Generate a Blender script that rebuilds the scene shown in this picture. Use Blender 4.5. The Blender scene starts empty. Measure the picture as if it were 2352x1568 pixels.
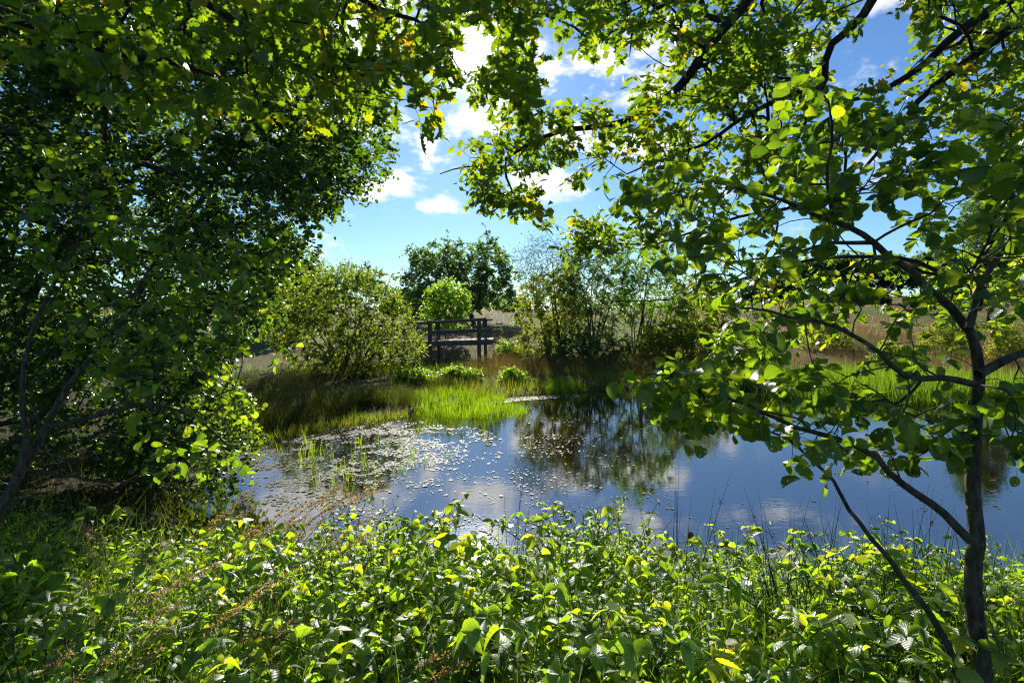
import bpy, math
import numpy as np
from mathutils import Vector

rng = np.random.default_rng(7)
S = bpy.context.scene
COL = S.collection
PI = math.pi

# ------------------------------------------------------------------ camera
CAM = np.array([0.0, 0.0, 2.3])
PITCH = math.radians(3.36)
FP = 1176.0                                   # focal length in photo units (2352 wide)
cd = bpy.data.cameras.new('camera'); cam = bpy.data.objects.new('camera', cd); COL.objects.link(cam)
cam.location = CAM; cam.rotation_euler = (PI/2 - PITCH, 0, 0)
cd.lens = 18; cd.sensor_width = 36; cd.clip_start = 0.05; cd.clip_end = 6000
cd.dof.use_dof = True; cd.dof.focus_distance = 7.0; cd.dof.aperture_fstop = 9
S.camera = cam
FW = np.array([0, math.cos(PITCH), -math.sin(PITCH)]); UP = np.array([0, math.sin(PITCH), math.cos(PITCH)])

# ------------------------------------------------------------------ light
SUN_EL, SUN_AZ = math.radians(26.6), math.radians(-4.3)     # azimuth from +Y towards +X
SUND = np.array([math.sin(SUN_AZ)*math.cos(SUN_EL), math.cos(SUN_AZ)*math.cos(SUN_EL), math.sin(SUN_EL)])
sl = bpy.data.lights.new('sun', 'SUN'); so = bpy.data.objects.new('sun', sl); COL.objects.link(so)
sl.energy = 5.0; sl.angle = math.radians(0.53); sl.color = (1.0, 0.94, 0.84)
so.rotation_euler = Vector(SUND.tolist()).to_track_quat('Z', 'Y').to_euler()

S.view_settings.view_transform = 'Standard'; S.view_settings.look = 'None'
S.view_settings.exposure = 1.0; S.view_settings.gamma = 1
S.render.engine = 'CYCLES'
cy = S.cycles
cy.max_bounces = 8; cy.diffuse_bounces = 4; cy.glossy_bounces = 3; cy.transmission_bounces = 5
cy.transparent_max_bounces = 12; cy.caustics_reflective = False; cy.caustics_refractive = False
cy.sample_clamp_indirect = 4; cy.sample_clamp_direct = 0; cy.blur_glossy = 0.3
cy.pixel_filter_type = 'BLACKMAN_HARRIS'; cy.filter_width = 1.15
cy.use_adaptive_sampling = True; cy.adaptive_threshold = 0.02
try:
    cy.use_denoising = True; cy.denoiser = 'OPENIMAGEDENOISE'
except Exception: pass

class NT:
    def __init__(s, tree): s.t = tree; s.n = tree.nodes; s.l = tree.links
    def node(s, typ, **kw):
        n = s.n.new(typ)
        for k, v in kw.items(): setattr(n, k, v)
        return n
    def put(s, inp, v):
        if isinstance(v, bpy.types.NodeSocket): s.l.new(v, inp)
        elif v is not None: inp.default_value = v
    def math(s, op, a, b=None, c=None, clamp=False):
        n = s.n.new('ShaderNodeMath'); n.operation = op; n.use_clamp = clamp
        s.put(n.inputs[0], a)
        if b is not None: s.put(n.inputs[1], b)
        if c is not None: s.put(n.inputs[2], c)
        return n.outputs[0]
    def vmath(s, op, a, b=None, scale=None):
        n = s.n.new('ShaderNodeVectorMath'); n.operation = op
        s.put(n.inputs[0], a)
        if b is not None: s.put(n.inputs[1], b)
        if scale is not None: s.put(n.inputs['Scale'], scale)
        return n.outputs['Value'] if op in ('LENGTH', 'DOT_PRODUCT', 'DISTANCE') else n.outputs[0]
    def rng(s, v, a, b, c=0.0, d=1.0, smooth=False):
        n = s.n.new('ShaderNodeMapRange'); n.clamp = True
        if smooth: n.interpolation_type = 'SMOOTHSTEP'
        s.put(n.inputs[0], v)
        for i, x in enumerate((a, b, c, d)): s.put(n.inputs[i+1], x)
        return n.outputs[0]
    def noise(s, vec, scale, detail=4, rough=0.55, dist=0.0):
        n = s.n.new('ShaderNodeTexNoise')
        if vec is not None: s.l.new(vec, n.inputs['Vector'])
        n.inputs['Scale'].default_value = scale; n.inputs['Detail'].default_value = detail
        n.inputs['Roughness'].default_value = rough; n.inputs['Distortion'].default_value = dist
        return n.outputs['Fac']
    def ramp(s, fac, stops):
        n = s.n.new('ShaderNodeValToRGB'); e = n.color_ramp.elements
        while len(e) < len(stops): e.new(0.5)
        for i, (p, c) in enumerate(stops): e[i].position = p; e[i].color = (*c, 1)
        s.l.new(fac, n.inputs[0]); return n.outputs[0]
    def mix(s, fac, a, b, mode='MIX'):
        n = s.n.new('ShaderNodeMix'); n.data_type = 'RGBA'; n.blend_type = mode
        s.put(n.inputs[0], fac); s.put(n.inputs[6], a); s.put(n.inputs[7], b)
        return n.outputs[2]

def dirof(X, Y):
    d = FW + (X-1176)/FP*np.array([1, 0, 0]) + (784-Y)/FP*UP
    return d/np.linalg.norm(d)

# ------------------------------------------------------------------ sky
W = bpy.data.worlds.new('World'); S.world = W; W.use_nodes = True
nt = NT(W.node_tree); nt.n.clear()
out = nt.node('ShaderNodeOutputWorld'); bg = nt.node('ShaderNodeBackground')
sky = nt.node('ShaderNodeTexSky', sky_type='NISHITA', sun_disc=False)
sky.sun_elevation = SUN_EL; sky.sun_rotation = SUN_AZ
sky.altitude = 0; sky.air_density = 1.0; sky.dust_density = 0.12; sky.ozone_density = 3.0
tc = nt.node('ShaderNodeTexCoord'); D = nt.vmath('NORMALIZE', tc.outputs['Generated'])
n1 = nt.noise(nt.vmath('MULTIPLY', D, (1, 1, 1.9)), 9.0, 7, 0.62, 0.25)
n2 = nt.noise(nt.vmath('MULTIPLY', D, (1, 1, 1.7)), 2.6, 4, 0.55, 0.2)
# cumulus patches: direction of the centre, half width, half height (in photo units), weight
CL = [(870,450,95,45,1.0),(1000,473,85,26,1.0),(1075,270,95,50,1.0),(985,345,35,50,.9),(1250,180,48,42,.9),
      (1235,440,90,50,1.0),(1200,395,80,30,.8),(900,350,110,40,.75),(1010,370,55,22,.9),(1390,150,75,38,.95),
      (1240,100,42,30,.85),(800,100,140,110,1.15),(1560,150,180,90,.8),(900,10,90,40,.9),(1300,300,120,60,.8),
      (700,620,90,18,.9),(940,675,90,14,.8),(1850,400,300,45,.75),(1530,505,120,30,.8),(2020,20,90,60,.8),
      (820,590,60,12,.7),(1450,330,150,40,.85),(1850,150,160,70,.7),(700,250,180,130,1.0),(1480,610,130,20,.5)]
acc = None
for X, Y, hw, hh, wt in CL:
    c = dirof(X, Y)
    d = nt.vmath('SUBTRACT', D, tuple(c))
    q = nt.vmath('LENGTH', nt.vmath('MULTIPLY', d, (FP/hw, FP/hw*.45, FP/hh)))
    m = nt.math('MULTIPLY', nt.math('SUBTRACT', 1.0, nt.math('MULTIPLY', q, 0.55)), wt)
    acc = m if acc is None else nt.math('MAXIMUM', acc, m)
acc = nt.math('MAXIMUM', acc, nt.math('MULTIPLY', nt.math('SUBTRACT', n2, 0.42), 1.6))
dens = nt.math('ADD', acc, nt.math('MULTIPLY', nt.math('SUBTRACT', n1, 0.5), 3.2))
mask = nt.rng(dens, 0.42, 1.05, 0, 1, True)
dt = nt.vmath('DOT_PRODUCT', D, tuple(SUND))
near = nt.rng(dt, 0.80, 1.0)
skyc = nt.mix(1.0, sky.outputs[0], (0.69, 0.91, 1.13, 1), 'MULTIPLY')
cloudc = nt.mix(near, (9.5, 9.8, 10.2, 1), (13, 13, 13, 1))
shade = nt.rng(nt.noise(nt.vmath('MULTIPLY', D, (1, 1, 2.2)), 22, 4), .3, .7, .78, 1.0)
cloudc = nt.mix(1.0, cloudc, nt.ramp(shade, [(0, (0, 0, 0)), (1, (1, 1, 1))]), 'MULTIPLY')
above = nt.rng(nt.node('ShaderNodeSeparateXYZ').outputs[2], 0, 1)
col = nt.mix(mask, skyc, cloudc)
# overexposed sun glare, painted into the sky as a wide disc and glow
a1 = nt.math('MULTIPLY', nt.rng(dt, math.cos(math.radians(1.7)), math.cos(math.radians(1.2)), 0, 1, True), 260.0)
a2 = nt.math('MULTIPLY', nt.math('POWER', nt.math('MAXIMUM', dt, 0.0), 700.0), 34.0)
a3 = nt.math('MULTIPLY', nt.math('POWER', nt.math('MAXIMUM', dt, 0.0), 60.0), .3)
au = nt.math('ADD', nt.math('ADD', a1, a2), a3)
cx = nt.node('ShaderNodeCombineXYZ')
for i in range(3): nt.l.new(au, cx.inputs[i])
tot = nt.vmath('ADD', col, cx.outputs[0])
nt.l.new(tot, bg.inputs[0]); bg.inputs[1].default_value = 0.060
nt.l.new(bg.outputs[0], out.inputs[0])

# ------------------------------------------------------------------ helpers: pixels and points
def at(X, Y, dep):
    """point of the photo unit (X, Y) on the vertical plane y = dep"""
    X = np.asarray(X, float); Y = np.asarray(Y, float); dep = np.asarray(dep, float)
    dx = (X-1176)/FP; dz = (784-Y)/FP
    dy = FW[1] + dz*UP[1]; dzz = FW[2] + dz*UP[2]
    t = dep/dy
    return np.stack([CAM[0]+t*dx, CAM[1]+t*dy, CAM[2]+t*dzz], -1)
def onz(X, Y, z=0.0):
    X = np.asarray(X, float); Y = np.asarray(Y, float)
    dx = (X-1176)/FP; dz = (784-Y)/FP
    dy = FW[1] + dz*UP[1]; dzz = FW[2] + dz*UP[2]
    t = (z-CAM[2])/dzz
    return np.stack([CAM[0]+t*dx, CAM[1]+t*dy], -1)
def inpoly(p, poly):
    x, y = p[:, 0], p[:, 1]; r = np.zeros(len(p), bool); j = len(poly)-1
    for i in range(len(poly)):
        xi, yi = poly[i]; xj, yj = poly[j]
        c = ((yi > y) != (yj > y)) & (x < (xj-xi)*(y-yi)/((yj-yi) if yj != yi else 1e-9)+xi)
        r ^= c; j = i
    return r
def polysample(poly, n):
    poly = np.array(poly, float); lo, hi = poly.min(0), poly.max(0); res = []; k = 0
    while k < n:
        p = lo+(hi-lo)*rng.random((n*3+20, 2)); p = p[inpoly(p, poly)]; res.append(p); k += len(p)
    return np.concatenate(res)[:n]
def segdist(p, poly, closed=True):
    poly = np.array(poly, float); d = np.full(len(p), 1e9); m = len(poly)
    for i in range(m if closed else m-1):
        a, b = poly[i], poly[(i+1) % m]; ab = b-a
        t = np.clip(((p-a)@ab)/(ab@ab+1e-12), 0, 1)
        d = np.minimum(d, np.linalg.norm(p-(a+t[:, None]*ab), axis=1))
    return d
_h = rng.random((64, 64))
def vnoise(x, y, s):
    x = np.asarray(x)/s; y = np.asarray(y)/s; xi = np.floor(x).astype(int); yi = np.floor(y).astype(int)
    fx = x-xi; fy = y-yi; fx = fx*fx*(3-2*fx); fy = fy*fy*(3-2*fy); g = lambda a, b: _h[a % 64, b % 64]
    return (g(xi, yi)*(1-fx)+g(xi+1, yi)*fx)*(1-fy)+(g(xi, yi+1)*(1-fx)+g(xi+1, yi+1)*fx)*fy

SHORE = [(470,1330),(430,1230),(380,1160),(400,1110),(470,1062),(540,1020),(620,1000),(700,985),(800,967),(900,952),
         (960,945),(1050,930),(1110,918),(1200,910),(1300,903),(1450,897),(1560,893),(1700,900),(1850,915),(2000,922),
         (2200,928),(2352,932),(2700,960),(3400,1100),(3600,1480),(2900,1500),(2600,1480),(2100,1420),(1500,1400),(900,1390),(600,1370)]
POND = np.array([onz(*p) for p in SHORE])
def sst(a, b, x):
    t = np.clip((x-a)/(b-a), 0, 1); return t*t*(3-2*t)
def height(x, y):
    x = np.atleast_1d(np.asarray(x, float)); y = np.atleast_1d(np.asarray(y, float))
    p = np.stack([x, y], -1); d = segdist(p, POND); ins = inpoly(p, POND)
    nearw = 1-sst(4.5, 8.5, y)
    zo = nearw*0.5*(1-np.exp(-d/0.5)) + (1-nearw)*0.14*(1-np.exp(-d/0.7))
    zo = zo + np.interp(y, [14, 20.5, 22, 26, 32, 42, 60, 100, 300, 900], [0, .08, .18, .55, .8, 1.1, 1.6, 1.93, 2.0, 2.0])
    zo = zo + 2.7*np.exp(-(((x-62)/38)**2+((y-82)/30)**2)) + 1.5*np.exp(-(((x+60)/50)**2+((y-120)/50)**2))
    zo = zo + (vnoise(x, y, 1.3)-.5)*0.07*np.clip(d, 0, 1) + (vnoise(x, y, 7)-.5)*0.2*np.clip((y-16)/20, 0, 1)
    zi = -0.03-0.6*(1-np.exp(-d/0.8))
    return np.where(ins, zi, zo)

# ------------------------------------------------------------------ helpers: meshes
class Geo:
    def __init__(s): s.v = []; s.q = []; s.t = []; s.a = []; s.n = 0
    def add(s, v, q=None, t=None, a=None):
        v = np.asarray(v, np.float32).reshape(-1, 3)
        if q is not None and len(q): s.q.append(np.asarray(q, np.int64).reshape(-1, 4)+s.n)
        if t is not None and len(t): s.t.append(np.asarray(t, np.int64).reshape(-1, 3)+s.n)
        s.v.append(v); s.a.append(np.zeros((len(v), 3), np.float32) if a is None else np.asarray(a, np.float32).reshape(-1, 3))
        s.n += len(v); return s
    def data(s, name, mat, smooth=True, origin=(0, 0, 0)):
        v = np.concatenate(s.v)-np.array(origin, np.float32); a = np.concatenate(s.a)
        q = np.concatenate(s.q) if s.q else np.zeros((0, 4), np.int64)
        t = np.concatenate(s.t) if s.t else np.zeros((0, 3), np.int64)
        me = bpy.data.meshes.new(name); me.vertices.add(len(v)); me.vertices.foreach_set('co', v.ravel())
        loops = np.concatenate([q.ravel(), t.ravel()]).astype(np.int32)
        me.loops.add(len(loops)); me.loops.foreach_set('vertex_index', loops)
        st = np.concatenate([np.arange(len(q))*4, len(q)*4+np.arange(len(t))*3]).astype(np.int32)
        me.polygons.add(len(st)); me.polygons.foreach_set('loop_start', st)
        me.polygons.foreach_set('use_smooth', np.full(len(st), smooth))
        at_ = me.attributes.new('lc', 'FLOAT_VECTOR', 'POINT'); at_.data.foreach_set('vector', a.ravel())
        me.update(calc_edges=True); me.materials.append(mat); return me
    def obj(s, name, mat, parent=None, smooth=True, origin=(0, 0, 0)):
        o = bpy.data.objects.new(name, s.data(name, mat, smooth, origin)); COL.objects.link(o)
        if parent is not None: o.parent = parent
        else: o.location = origin
        return o
def tag(o, label, cat, group=None, kind=None):
    o['label'] = label
    if cat: o['category'] = cat
    if group: o['group'] = group
    if kind: o['kind'] = kind
    return o
def empty(name, loc, label, cat, group=None):
    o = bpy.data.objects.new(name, None); o.empty_display_size = .1; o.location = tuple(float(c) for c in loc); COL.objects.link(o)
    return tag(o, label, cat, group)
def stuff(g, name, mat, label, cat):
    return tag(g.obj(name, mat), label, cat, kind='stuff')
def nrm(v): return v/np.maximum(np.linalg.norm(v, axis=-1, keepdims=True), 1e-9)
def rdir(n):
    return nrm(rng.normal(size=(n, 3)))

def tubes(geo, polys, sides=6, tint=None):
    """polys: list of (pts Nx3, radii N)"""
    if not polys: return
    P = np.concatenate([p for p, r in polys]); R = np.concatenate([r for p, r in polys])
    L = np.array([len(p) for p, r in polys]); first = np.concatenate([[0], np.cumsum(L)[:-1]])
    T = np.zeros_like(P); T[1:-1] = P[2:]-P[:-2]
    last = first+L-1
    T[first] = P[first+1]-P[first]; T[last] = P[last]-P[last-1]; T = nrm(T)
    md = nrm(P[last]-P[first]); ref = np.where(np.abs(md[:, 2:3]) < .8, np.array([[0, 0, 1.]]), np.array([[1., 0, 0]]))
    ref = np.repeat(ref, L, 0); N = nrm(ref-(ref*T).sum(1, keepdims=True)*T); B = np.cross(T, N)
    a = np.arange(sides)/sides*2*PI
    V = P[:, None]+R[:, None, None]*(np.cos(a)[None, :, None]*N[:, None]+np.sin(a)[None, :, None]*B[:, None])
    idx = np.setdiff1d(np.arange(len(P)), last, assume_unique=True)
    k = np.arange(sides); k2 = (k+1) % sides
    Q = np.stack([idx[:, None]*sides+k, idx[:, None]*sides+k2, (idx[:, None]+1)*sides+k2, (idx[:, None]+1)*sides+k], -1)
    A = np.zeros((len(P), sides, 3)); A[..., 0] = a/6.28; A[..., 1] = R[:, None]; A[..., 2] = 0.5 if tint is None else tint
    geo.add(V, Q.reshape(-1, 4), None, A)

# leaf templates: along x from 0 to 1, midrib at y = 0
def tpl(ts, ws, skew=0.0, fold=0.25, droop=0.18, notch=0.0, wave=0.0, cup=0.0):
    ts = np.array(ts, float); ws = np.array(ws, float); n = len(ts); v = []; a = []
    for i in range(n):
        tm = ts[i]; dz = -droop*tm*tm
        wv = wave*(1 if i % 2 else -1)
        v.append((tm-(notch if i == n-1 else 0), 0, dz)); a.append((tm, 0))
        for sgn in (1, -1):
            v.append((tm+skew*ws[i], sgn*ws[i], dz+fold*ws[i]*(1-cup*ws[i])+wv)); a.append((tm, sgn*ws[i]/max(ws.max(), .01)))
    q = []
    for i in range(n-1):
        b = 3*i; q += [(b, b+3, b+4, b+1), (b+3, b, b+2, b+5)]
    return np.array(v), np.array(q), np.array(a)
def oakprof(n, lobes):
    t = np.linspace(0, 1, n); env = .36*np.sin(PI*np.clip(t*1.02, 0, 1)**1.35)**.75
    w = env*(.77+.23*np.cos(2*PI*(lobes*t**1.08-.55))); w[0] = .012; w[-1] = .09; w[1] = min(w[1], .04); return t, w
OAK = tpl(*oakprof(23, 4.6), .05, .22, .22, 0, .006)
OAKM = tpl(*oakprof(15, 3.6), .04, .22, .2)
ALD = tpl([0,.05,.12,.20,.28,.36,.44,.52,.60,.68,.76,.84,.90,.96,1.0], [.01,.10,.23,.26,.35,.345,.41,.38,.44,.40,.42,.34,.33,.19,.06], .10, .14, .16, .05, .010)
ALDM = tpl([0,.15,.38,.62,.84,1.0], [.02,.24,.38,.42,.33,.05], .05, .2, .2)
SIMP = tpl([0,.35,.7,1.0], [.02,.27,.26,.02], .0, .25, .15)
POINT = tpl([0,.08,.16,.25,.34,.43,.52,.61,.70,.79,.88,1.0], [.02,.20,.25,.30,.29,.31,.26,.26,.19,.17,.09,.01], .12, .28, .30, 0, .007)
LANCE = tpl([0,.2,.4,.6,.8,1.0], [.02,.13,.16,.14,.08,.005], .05, .3, .35)
RHOMB = (np.array([(0,0,0),(.5,.3,.06),(1,0,-.05),(.5,-.3,.06)], float), np.array([(0,2,1,1)])[:0], np.array([(0,0),(.5,1),(1,0),(.5,-1)], float))

def leaves(geo, tp, pos, axis, up, size, tint, curl=None):
    V, Q, A = tp; n = len(pos)
    if n == 0: return
    X = nrm(axis); Z = nrm(up-(up*X).sum(1, keepdims=True)*X); Y = np.cross(Z, X)
    size = np.broadcast_to(np.asarray(size, float), (n,))
    wid = size*rng.uniform(.85, 1.12, n)
    lv = np.broadcast_to(V, (n,)+V.shape).copy()
    c = rng.normal(0, .26, (n, 1)) if curl is None else rng.normal(0, curl, (n, 1))
    lv[..., 2] += c*lv[..., 0]**2 + rng.normal(0, .45, (n, 1))*lv[..., 0]*lv[..., 1]+rng.normal(0, .5, (n, 1))*np.abs(lv[..., 1])
    P = pos[:, None]+size[:, None, None]*(lv[..., 0:1]*X[:, None]+lv[..., 2:3]*Z[:, None])+wid[:, None, None]*lv[..., 1:2]*Y[:, None]
    k = len(V); off = (np.arange(n)*k)[:, None, None]
    at_ = np.zeros((n, k, 3)); at_[..., :2] = A[None]; at_[..., 2] = np.asarray(tint)[:, None]
    if len(Q): geo.add(P, (Q[None]+off).reshape(-1, 4), None, at_)
    else: geo.add(P, None, (np.array([(0, 2, 1), (0, 3, 2)])[None]+off).reshape(-1, 3), at_)

def smoothline(pts, n):
    pts = np.asarray(pts, float); L = np.concatenate([[0], np.cumsum(np.linalg.norm(np.diff(pts[:, :3], axis=0), axis=1))])
    u = np.linspace(0, L[-1], n); m = np.gradient(pts, L, axis=0) if len(pts) > 2 else np.tile((pts[-1]-pts[0])/L[-1], (len(pts), 1))
    i = np.clip(np.searchsorted(L, u)-1, 0, len(pts)-2); h = (L[i+1]-L[i])[:, None]; t = (u-L[i])[:, None]/h
    return (2*t**3-3*t**2+1)*pts[i]+(t**3-2*t**2+t)*h*m[i]+(-2*t**3+3*t**2)*pts[i+1]+(t**3-t**2)*h*m[i+1]
def limb(D, r0, r1, dep0, dep1=None, step=.12, power=1.0, wob=.003):
    """a limb from photo points; depth runs from dep0 to dep1 along it"""
    D = np.array(D, float); k = np.concatenate([[0], np.cumsum(np.linalg.norm(np.diff(D, axis=0), axis=1))]); k /= k[-1]
    dep = dep0+(dep0 if dep1 is None else dep1)*k-dep0*k
    p = at(D[:, 0], D[:, 1], dep); n = max(5, int(np.linalg.norm(np.diff(p, axis=0), axis=1).sum()/step))
    q = smoothline(p, n); q[1:-1] += rng.normal(0, wob, (n-2, 3))
    return q, r0+(r1-r0)*np.linspace(0, 1, n)**power

def grow(roots, attr, bal=.3, step=.25, tip=.002, expo=.5, bend=.12, lift=.05, maxr=.05):
    """joins every attractor to the nearest part of the skeleton with bent branches; returns polylines, tip directions"""
    pos = []; par = []; pl = []; rr = []; nroot = 0
    for p, r in roots:
        for i in range(len(p)):
            pos.append(p[i]); par.append(-1 if i == 0 else len(pos)-2); pl.append(0.0 if i == 0 else pl[-1]+np.linalg.norm(p[i]-p[i-1])*.6); rr.append(r[i])
    nroot = len(pos); cap = nroot+int(len(attr)*14)+100
    Pn = np.zeros((cap, 3)); Pn[:nroot] = pos; Pl = np.zeros(cap); Pl[:nroot] = pl; Par = np.full(cap, -1); Par[:nroot] = par
    Cap = np.full(cap, maxr); Cap[:nroot] = rr
    n = nroot; d0 = np.array([np.min(np.linalg.norm(Pn[:nroot]-a, axis=1)) for a in attr]); order = np.argsort(d0+rng.random(len(attr))*d0.mean()*.2)
    chains = []; tips = np.zeros(len(attr), int); dirs = np.zeros((len(attr), 3))
    for ai in order:
        a = attr[ai]; dd = np.linalg.norm(Pn[:n]-a, axis=1); j = int(np.argmin(dd+bal*Pl[:n])); d = dd[j]
        if d < 1e-4: a = a+.01; d = .017
        k = int(min(12, max(2, round(d/step)+1))); t = np.arange(1, k+1)[:, None]/k
        pr = rdir(1)[0]; pr[2] = abs(pr[2])*.5
        seg = Pn[j]+(a-Pn[j])*t+np.sin(PI*t)*d*(bend*pr+np.array([0, 0, lift]))+rng.normal(0, d*.012, (k, 3))*(t < .99)
        if n+k >= cap: break
        Pn[n:n+k] = seg; Par[n] = j; Par[n+1:n+k] = np.arange(n, n+k-1); Pl[n:n+k] = Pl[j]+t[:, 0]*d
        Cap[n:n+k] = Cap[j]*.75
        chains.append((j, n, n+k)); tips[ai] = n+k-1; dirs[ai] = seg[-1]-(seg[-2] if k > 1 else Pn[j]); n += k
    cnt = np.zeros(n)
    for i in range(n-1, nroot-1, -1):
        cnt[i] += .35 if True else 0
        if Par[i] >= 0: cnt[Par[i]] += cnt[i]
    rad = np.minimum(tip*np.maximum(cnt, .35)**expo/.35**expo, Cap[:n])
    out = []
    for j, a, b in chains:
        p = np.concatenate([Pn[j:j+1], Pn[a:b]]); r = np.concatenate([[rad[a]], rad[a:b]]); out.append((p, r))
    return out, nrm(dirs)

def twigs(tips, dirs, m, ln, k, spread=.9, droop=.1):
    """m twigs per tip, k leaf nodes on each: returns twig polylines (B,3 pts) and leaf positions/twig dirs"""
    B = len(tips)*m; T = np.repeat(tips, m, 0); Dr = np.repeat(dirs, m, 0)
    d = nrm(Dr*.55+rdir(B)*spread+np.array([0, 0, -droop])); L = ln*rng.uniform(.5, 1.25, (B, 1))
    mid = T+d*L*.5+rng.normal(0, .06, (B, 3))*L; end = T+d*L+np.array([0, 0, -droop*.6])*L+rng.normal(0, .1, (B, 3))*L
    P = np.stack([T, mid, end], 1)
    t = (np.arange(k)+.7)/k; t = np.broadcast_to(t, (B, k))+rng.normal(0, .06, (B, k)); t = np.clip(t, .1, 1)[..., None]
    q = (1-t)**2*P[:, None, 0]+2*t*(1-t)*(2*P[:, None, 1]-.5*P[:, None, 0]-.5*P[:, None, 2])+t*t*P[:, None, 2]
    dd = np.broadcast_to(d[:, None], q.shape)
    return P, q.reshape(-1, 3), dd.reshape(-1, 3).copy()
def leafaxes(dd, k, side=.9, up=.25, upn=.55):
    n = len(dd); s = np.cross(dd, np.array([0, 0, 1.]))+rng.normal(0, .25, (n, 3)); s = nrm(s)
    sg = np.where((np.arange(n) % 2) == 0, 1., -1.)[:, None]
    ax = nrm(dd*.6+s*sg*side+rng.normal(0, .3, (n, 3))+np.array([0, 0, -.12]))
    u = nrm(np.array([-.03, .45, 1.])+rng.normal(0, upn, (n, 3)))
    return ax, u
def twig_tubes(geo, P, r, sides=3):
    tubes(geo, [(p, np.array([r, r*.7, r*.35])) for p in P], sides)

# ------------------------------------------------------------------ materials
def material(name):
    m = bpy.data.materials.new(name); m.use_nodes = True; n = NT(m.node_tree); n.n.clear()
    o = n.node('ShaderNodeOutputMaterial'); return m, n, o
TG = (1.5, 1.5, .75)
def leafmat(name, refl, trans, rough=.42, tmix=.5, veins=False, holes=False, spec=.5, nveins=8):
    """refl / trans: colour stops over the tint of the single leaf"""
    m, n, o = material(name)
    a = n.node('ShaderNodeAttribute', attribute_name='lc'); sp = n.node('ShaderNodeSeparateXYZ'); n.l.new(a.outputs['Vector'], sp.inputs[0])
    t, w, ti = sp.outputs
    trans = [(p_, (min(.95, c_[0]*TG[0]), min(.95, c_[1]*TG[1]), min(.9, c_[2]*TG[2]))) for p_, c_ in trans]
    rc = n.ramp(ti, refl); tcx = n.ramp(ti, trans); bump = None
    if veins:
        aw = n.math('ABSOLUTE', w)
        ph = n.math('FRACT', n.math('MULTIPLY', n.math('SUBTRACT', t, n.math('MULTIPLY', aw, .22)), float(nveins)))
        vein = n.math('ABSOLUTE', n.math('SUBTRACT', ph, .5))                       # 0.5 at the vein, 0 between
        line = n.rng(vein, .40, .49); mid = n.rng(aw, .06, .015)
        lines = n.math('MAXIMUM', line, mid)
        tcx = n.mix(n.math('MULTIPLY', lines, .6), tcx, (.08, .14, .01, 1)); rc = n.mix(n.math('MULTIPLY', lines, .4), rc, (.16, .22, .07, 1))
        b = n.node('ShaderNodeBump'); b.inputs['Strength'].default_value = .55; b.inputs['Distance'].default_value = .003
        n.l.new(n.math('SUBTRACT', 1.0, vein), b.inputs['Height']); bump = b.outputs[0]
    blot = n.rng(n.noise(n.vmath('MULTIPLY', a.outputs['Vector'], (2.2, 1.2, 57.)), 2.5, 3), .62, .72)
    rc = n.mix(n.math('MULTIPLY', blot, .55), rc, (.13, .10, .03, 1)); tcx = n.mix(n.math('MULTIPLY', blot, .4), tcx, (.26, .20, .02, 1))
    p = n.node('ShaderNodeBsdfPrincipled'); n.l.new(rc, p.inputs['Base Color']); p.inputs['Roughness'].default_value = rough
    p.inputs['Specular IOR Level'].default_value = spec
    tr = n.node('ShaderNodeBsdfTranslucent'); n.l.new(tcx, tr.inputs[0])
    if bump: n.l.new(bump, p.inputs['Normal'])
    mx = n.node('ShaderNodeMixShader'); mx.inputs[0].default_value = tmix
    n.l.new(p.outputs[0], mx.inputs[1]); n.l.new(tr.outputs[0], mx.inputs[2]); res = mx.outputs[0]
    if holes:
        vo = n.node('ShaderNodeTexVoronoi'); vo.inputs['Scale'].default_value = 7.5
        n.l.new(n.vmath('MULTIPLY', a.outputs['Vector'], (1.0, .42, 41.)), vo.inputs['Vector'])
        nz = n.noise(n.vmath('MULTIPLY', a.outputs['Vector'], (1.0, .4, 23.)), 2.3, 2)
        h = n.math('LESS_THAN', n.math('ADD', vo.outputs['Distance'], n.rng(nz, .45, .62, .25, -.05)), .26)
        tp_ = n.node('ShaderNodeBsdfTransparent'); m2 = n.node('ShaderNodeMixShader'); n.l.new(h, m2.inputs[0])
        n.l.new(res, m2.inputs[1]); n.l.new(tp_.outputs[0], m2.inputs[2]); res = m2.outputs[0]
    n.l.new(res, o.inputs[0]); return m
G = lambda r, g, b: (r, g, b)
M = {}
M['alder'] = leafmat('alder_leaf', [(0, G(.022,.055,.012)), (.6, G(.045,.10,.018)), (1, G(.09,.15,.02))],
                     [(0, G(.12,.24,.012)), (.6, G(.26,.42,.015)), (1, G(.48,.58,.02))], .30, .46, True, False)
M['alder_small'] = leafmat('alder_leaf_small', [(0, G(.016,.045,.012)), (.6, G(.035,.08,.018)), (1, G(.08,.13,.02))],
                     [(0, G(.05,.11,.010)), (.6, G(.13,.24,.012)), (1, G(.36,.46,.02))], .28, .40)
M['alder_holed'] = leafmat('alder_leaf_eaten', [(0, G(.022,.055,.014)), (.6, G(.04,.09,.018)), (1, G(.09,.15,.02))],
                     [(0, G(.10,.20,.012)), (.6, G(.25,.40,.015)), (1, G(.50,.60,.02))], .36, .46, True, True)
M['oak'] = leafmat('oak_leaf', [(0, G(.025,.06,.012)), (.7, G(.05,.10,.015)), (.88, G(.10,.14,.015)), (1, G(.26,.17,.015))],
                     [(0, G(.12,.22,.010)), (.7, G(.28,.42,.012)), (.88, G(.48,.50,.012)), (1, G(.70,.45,.01))], .42, .48, True, False, .4, 6)
M['shrub'] = leafmat('shrub_leaf', [(0, G(.035,.07,.02)), (.6, G(.07,.115,.03)), (1, G(.15,.17,.03))],
                     [(0, G(.14,.22,.02)), (.6, G(.33,.42,.03)), (1, G(.62,.55,.03))], .45, .45, spec=.28)
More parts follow.
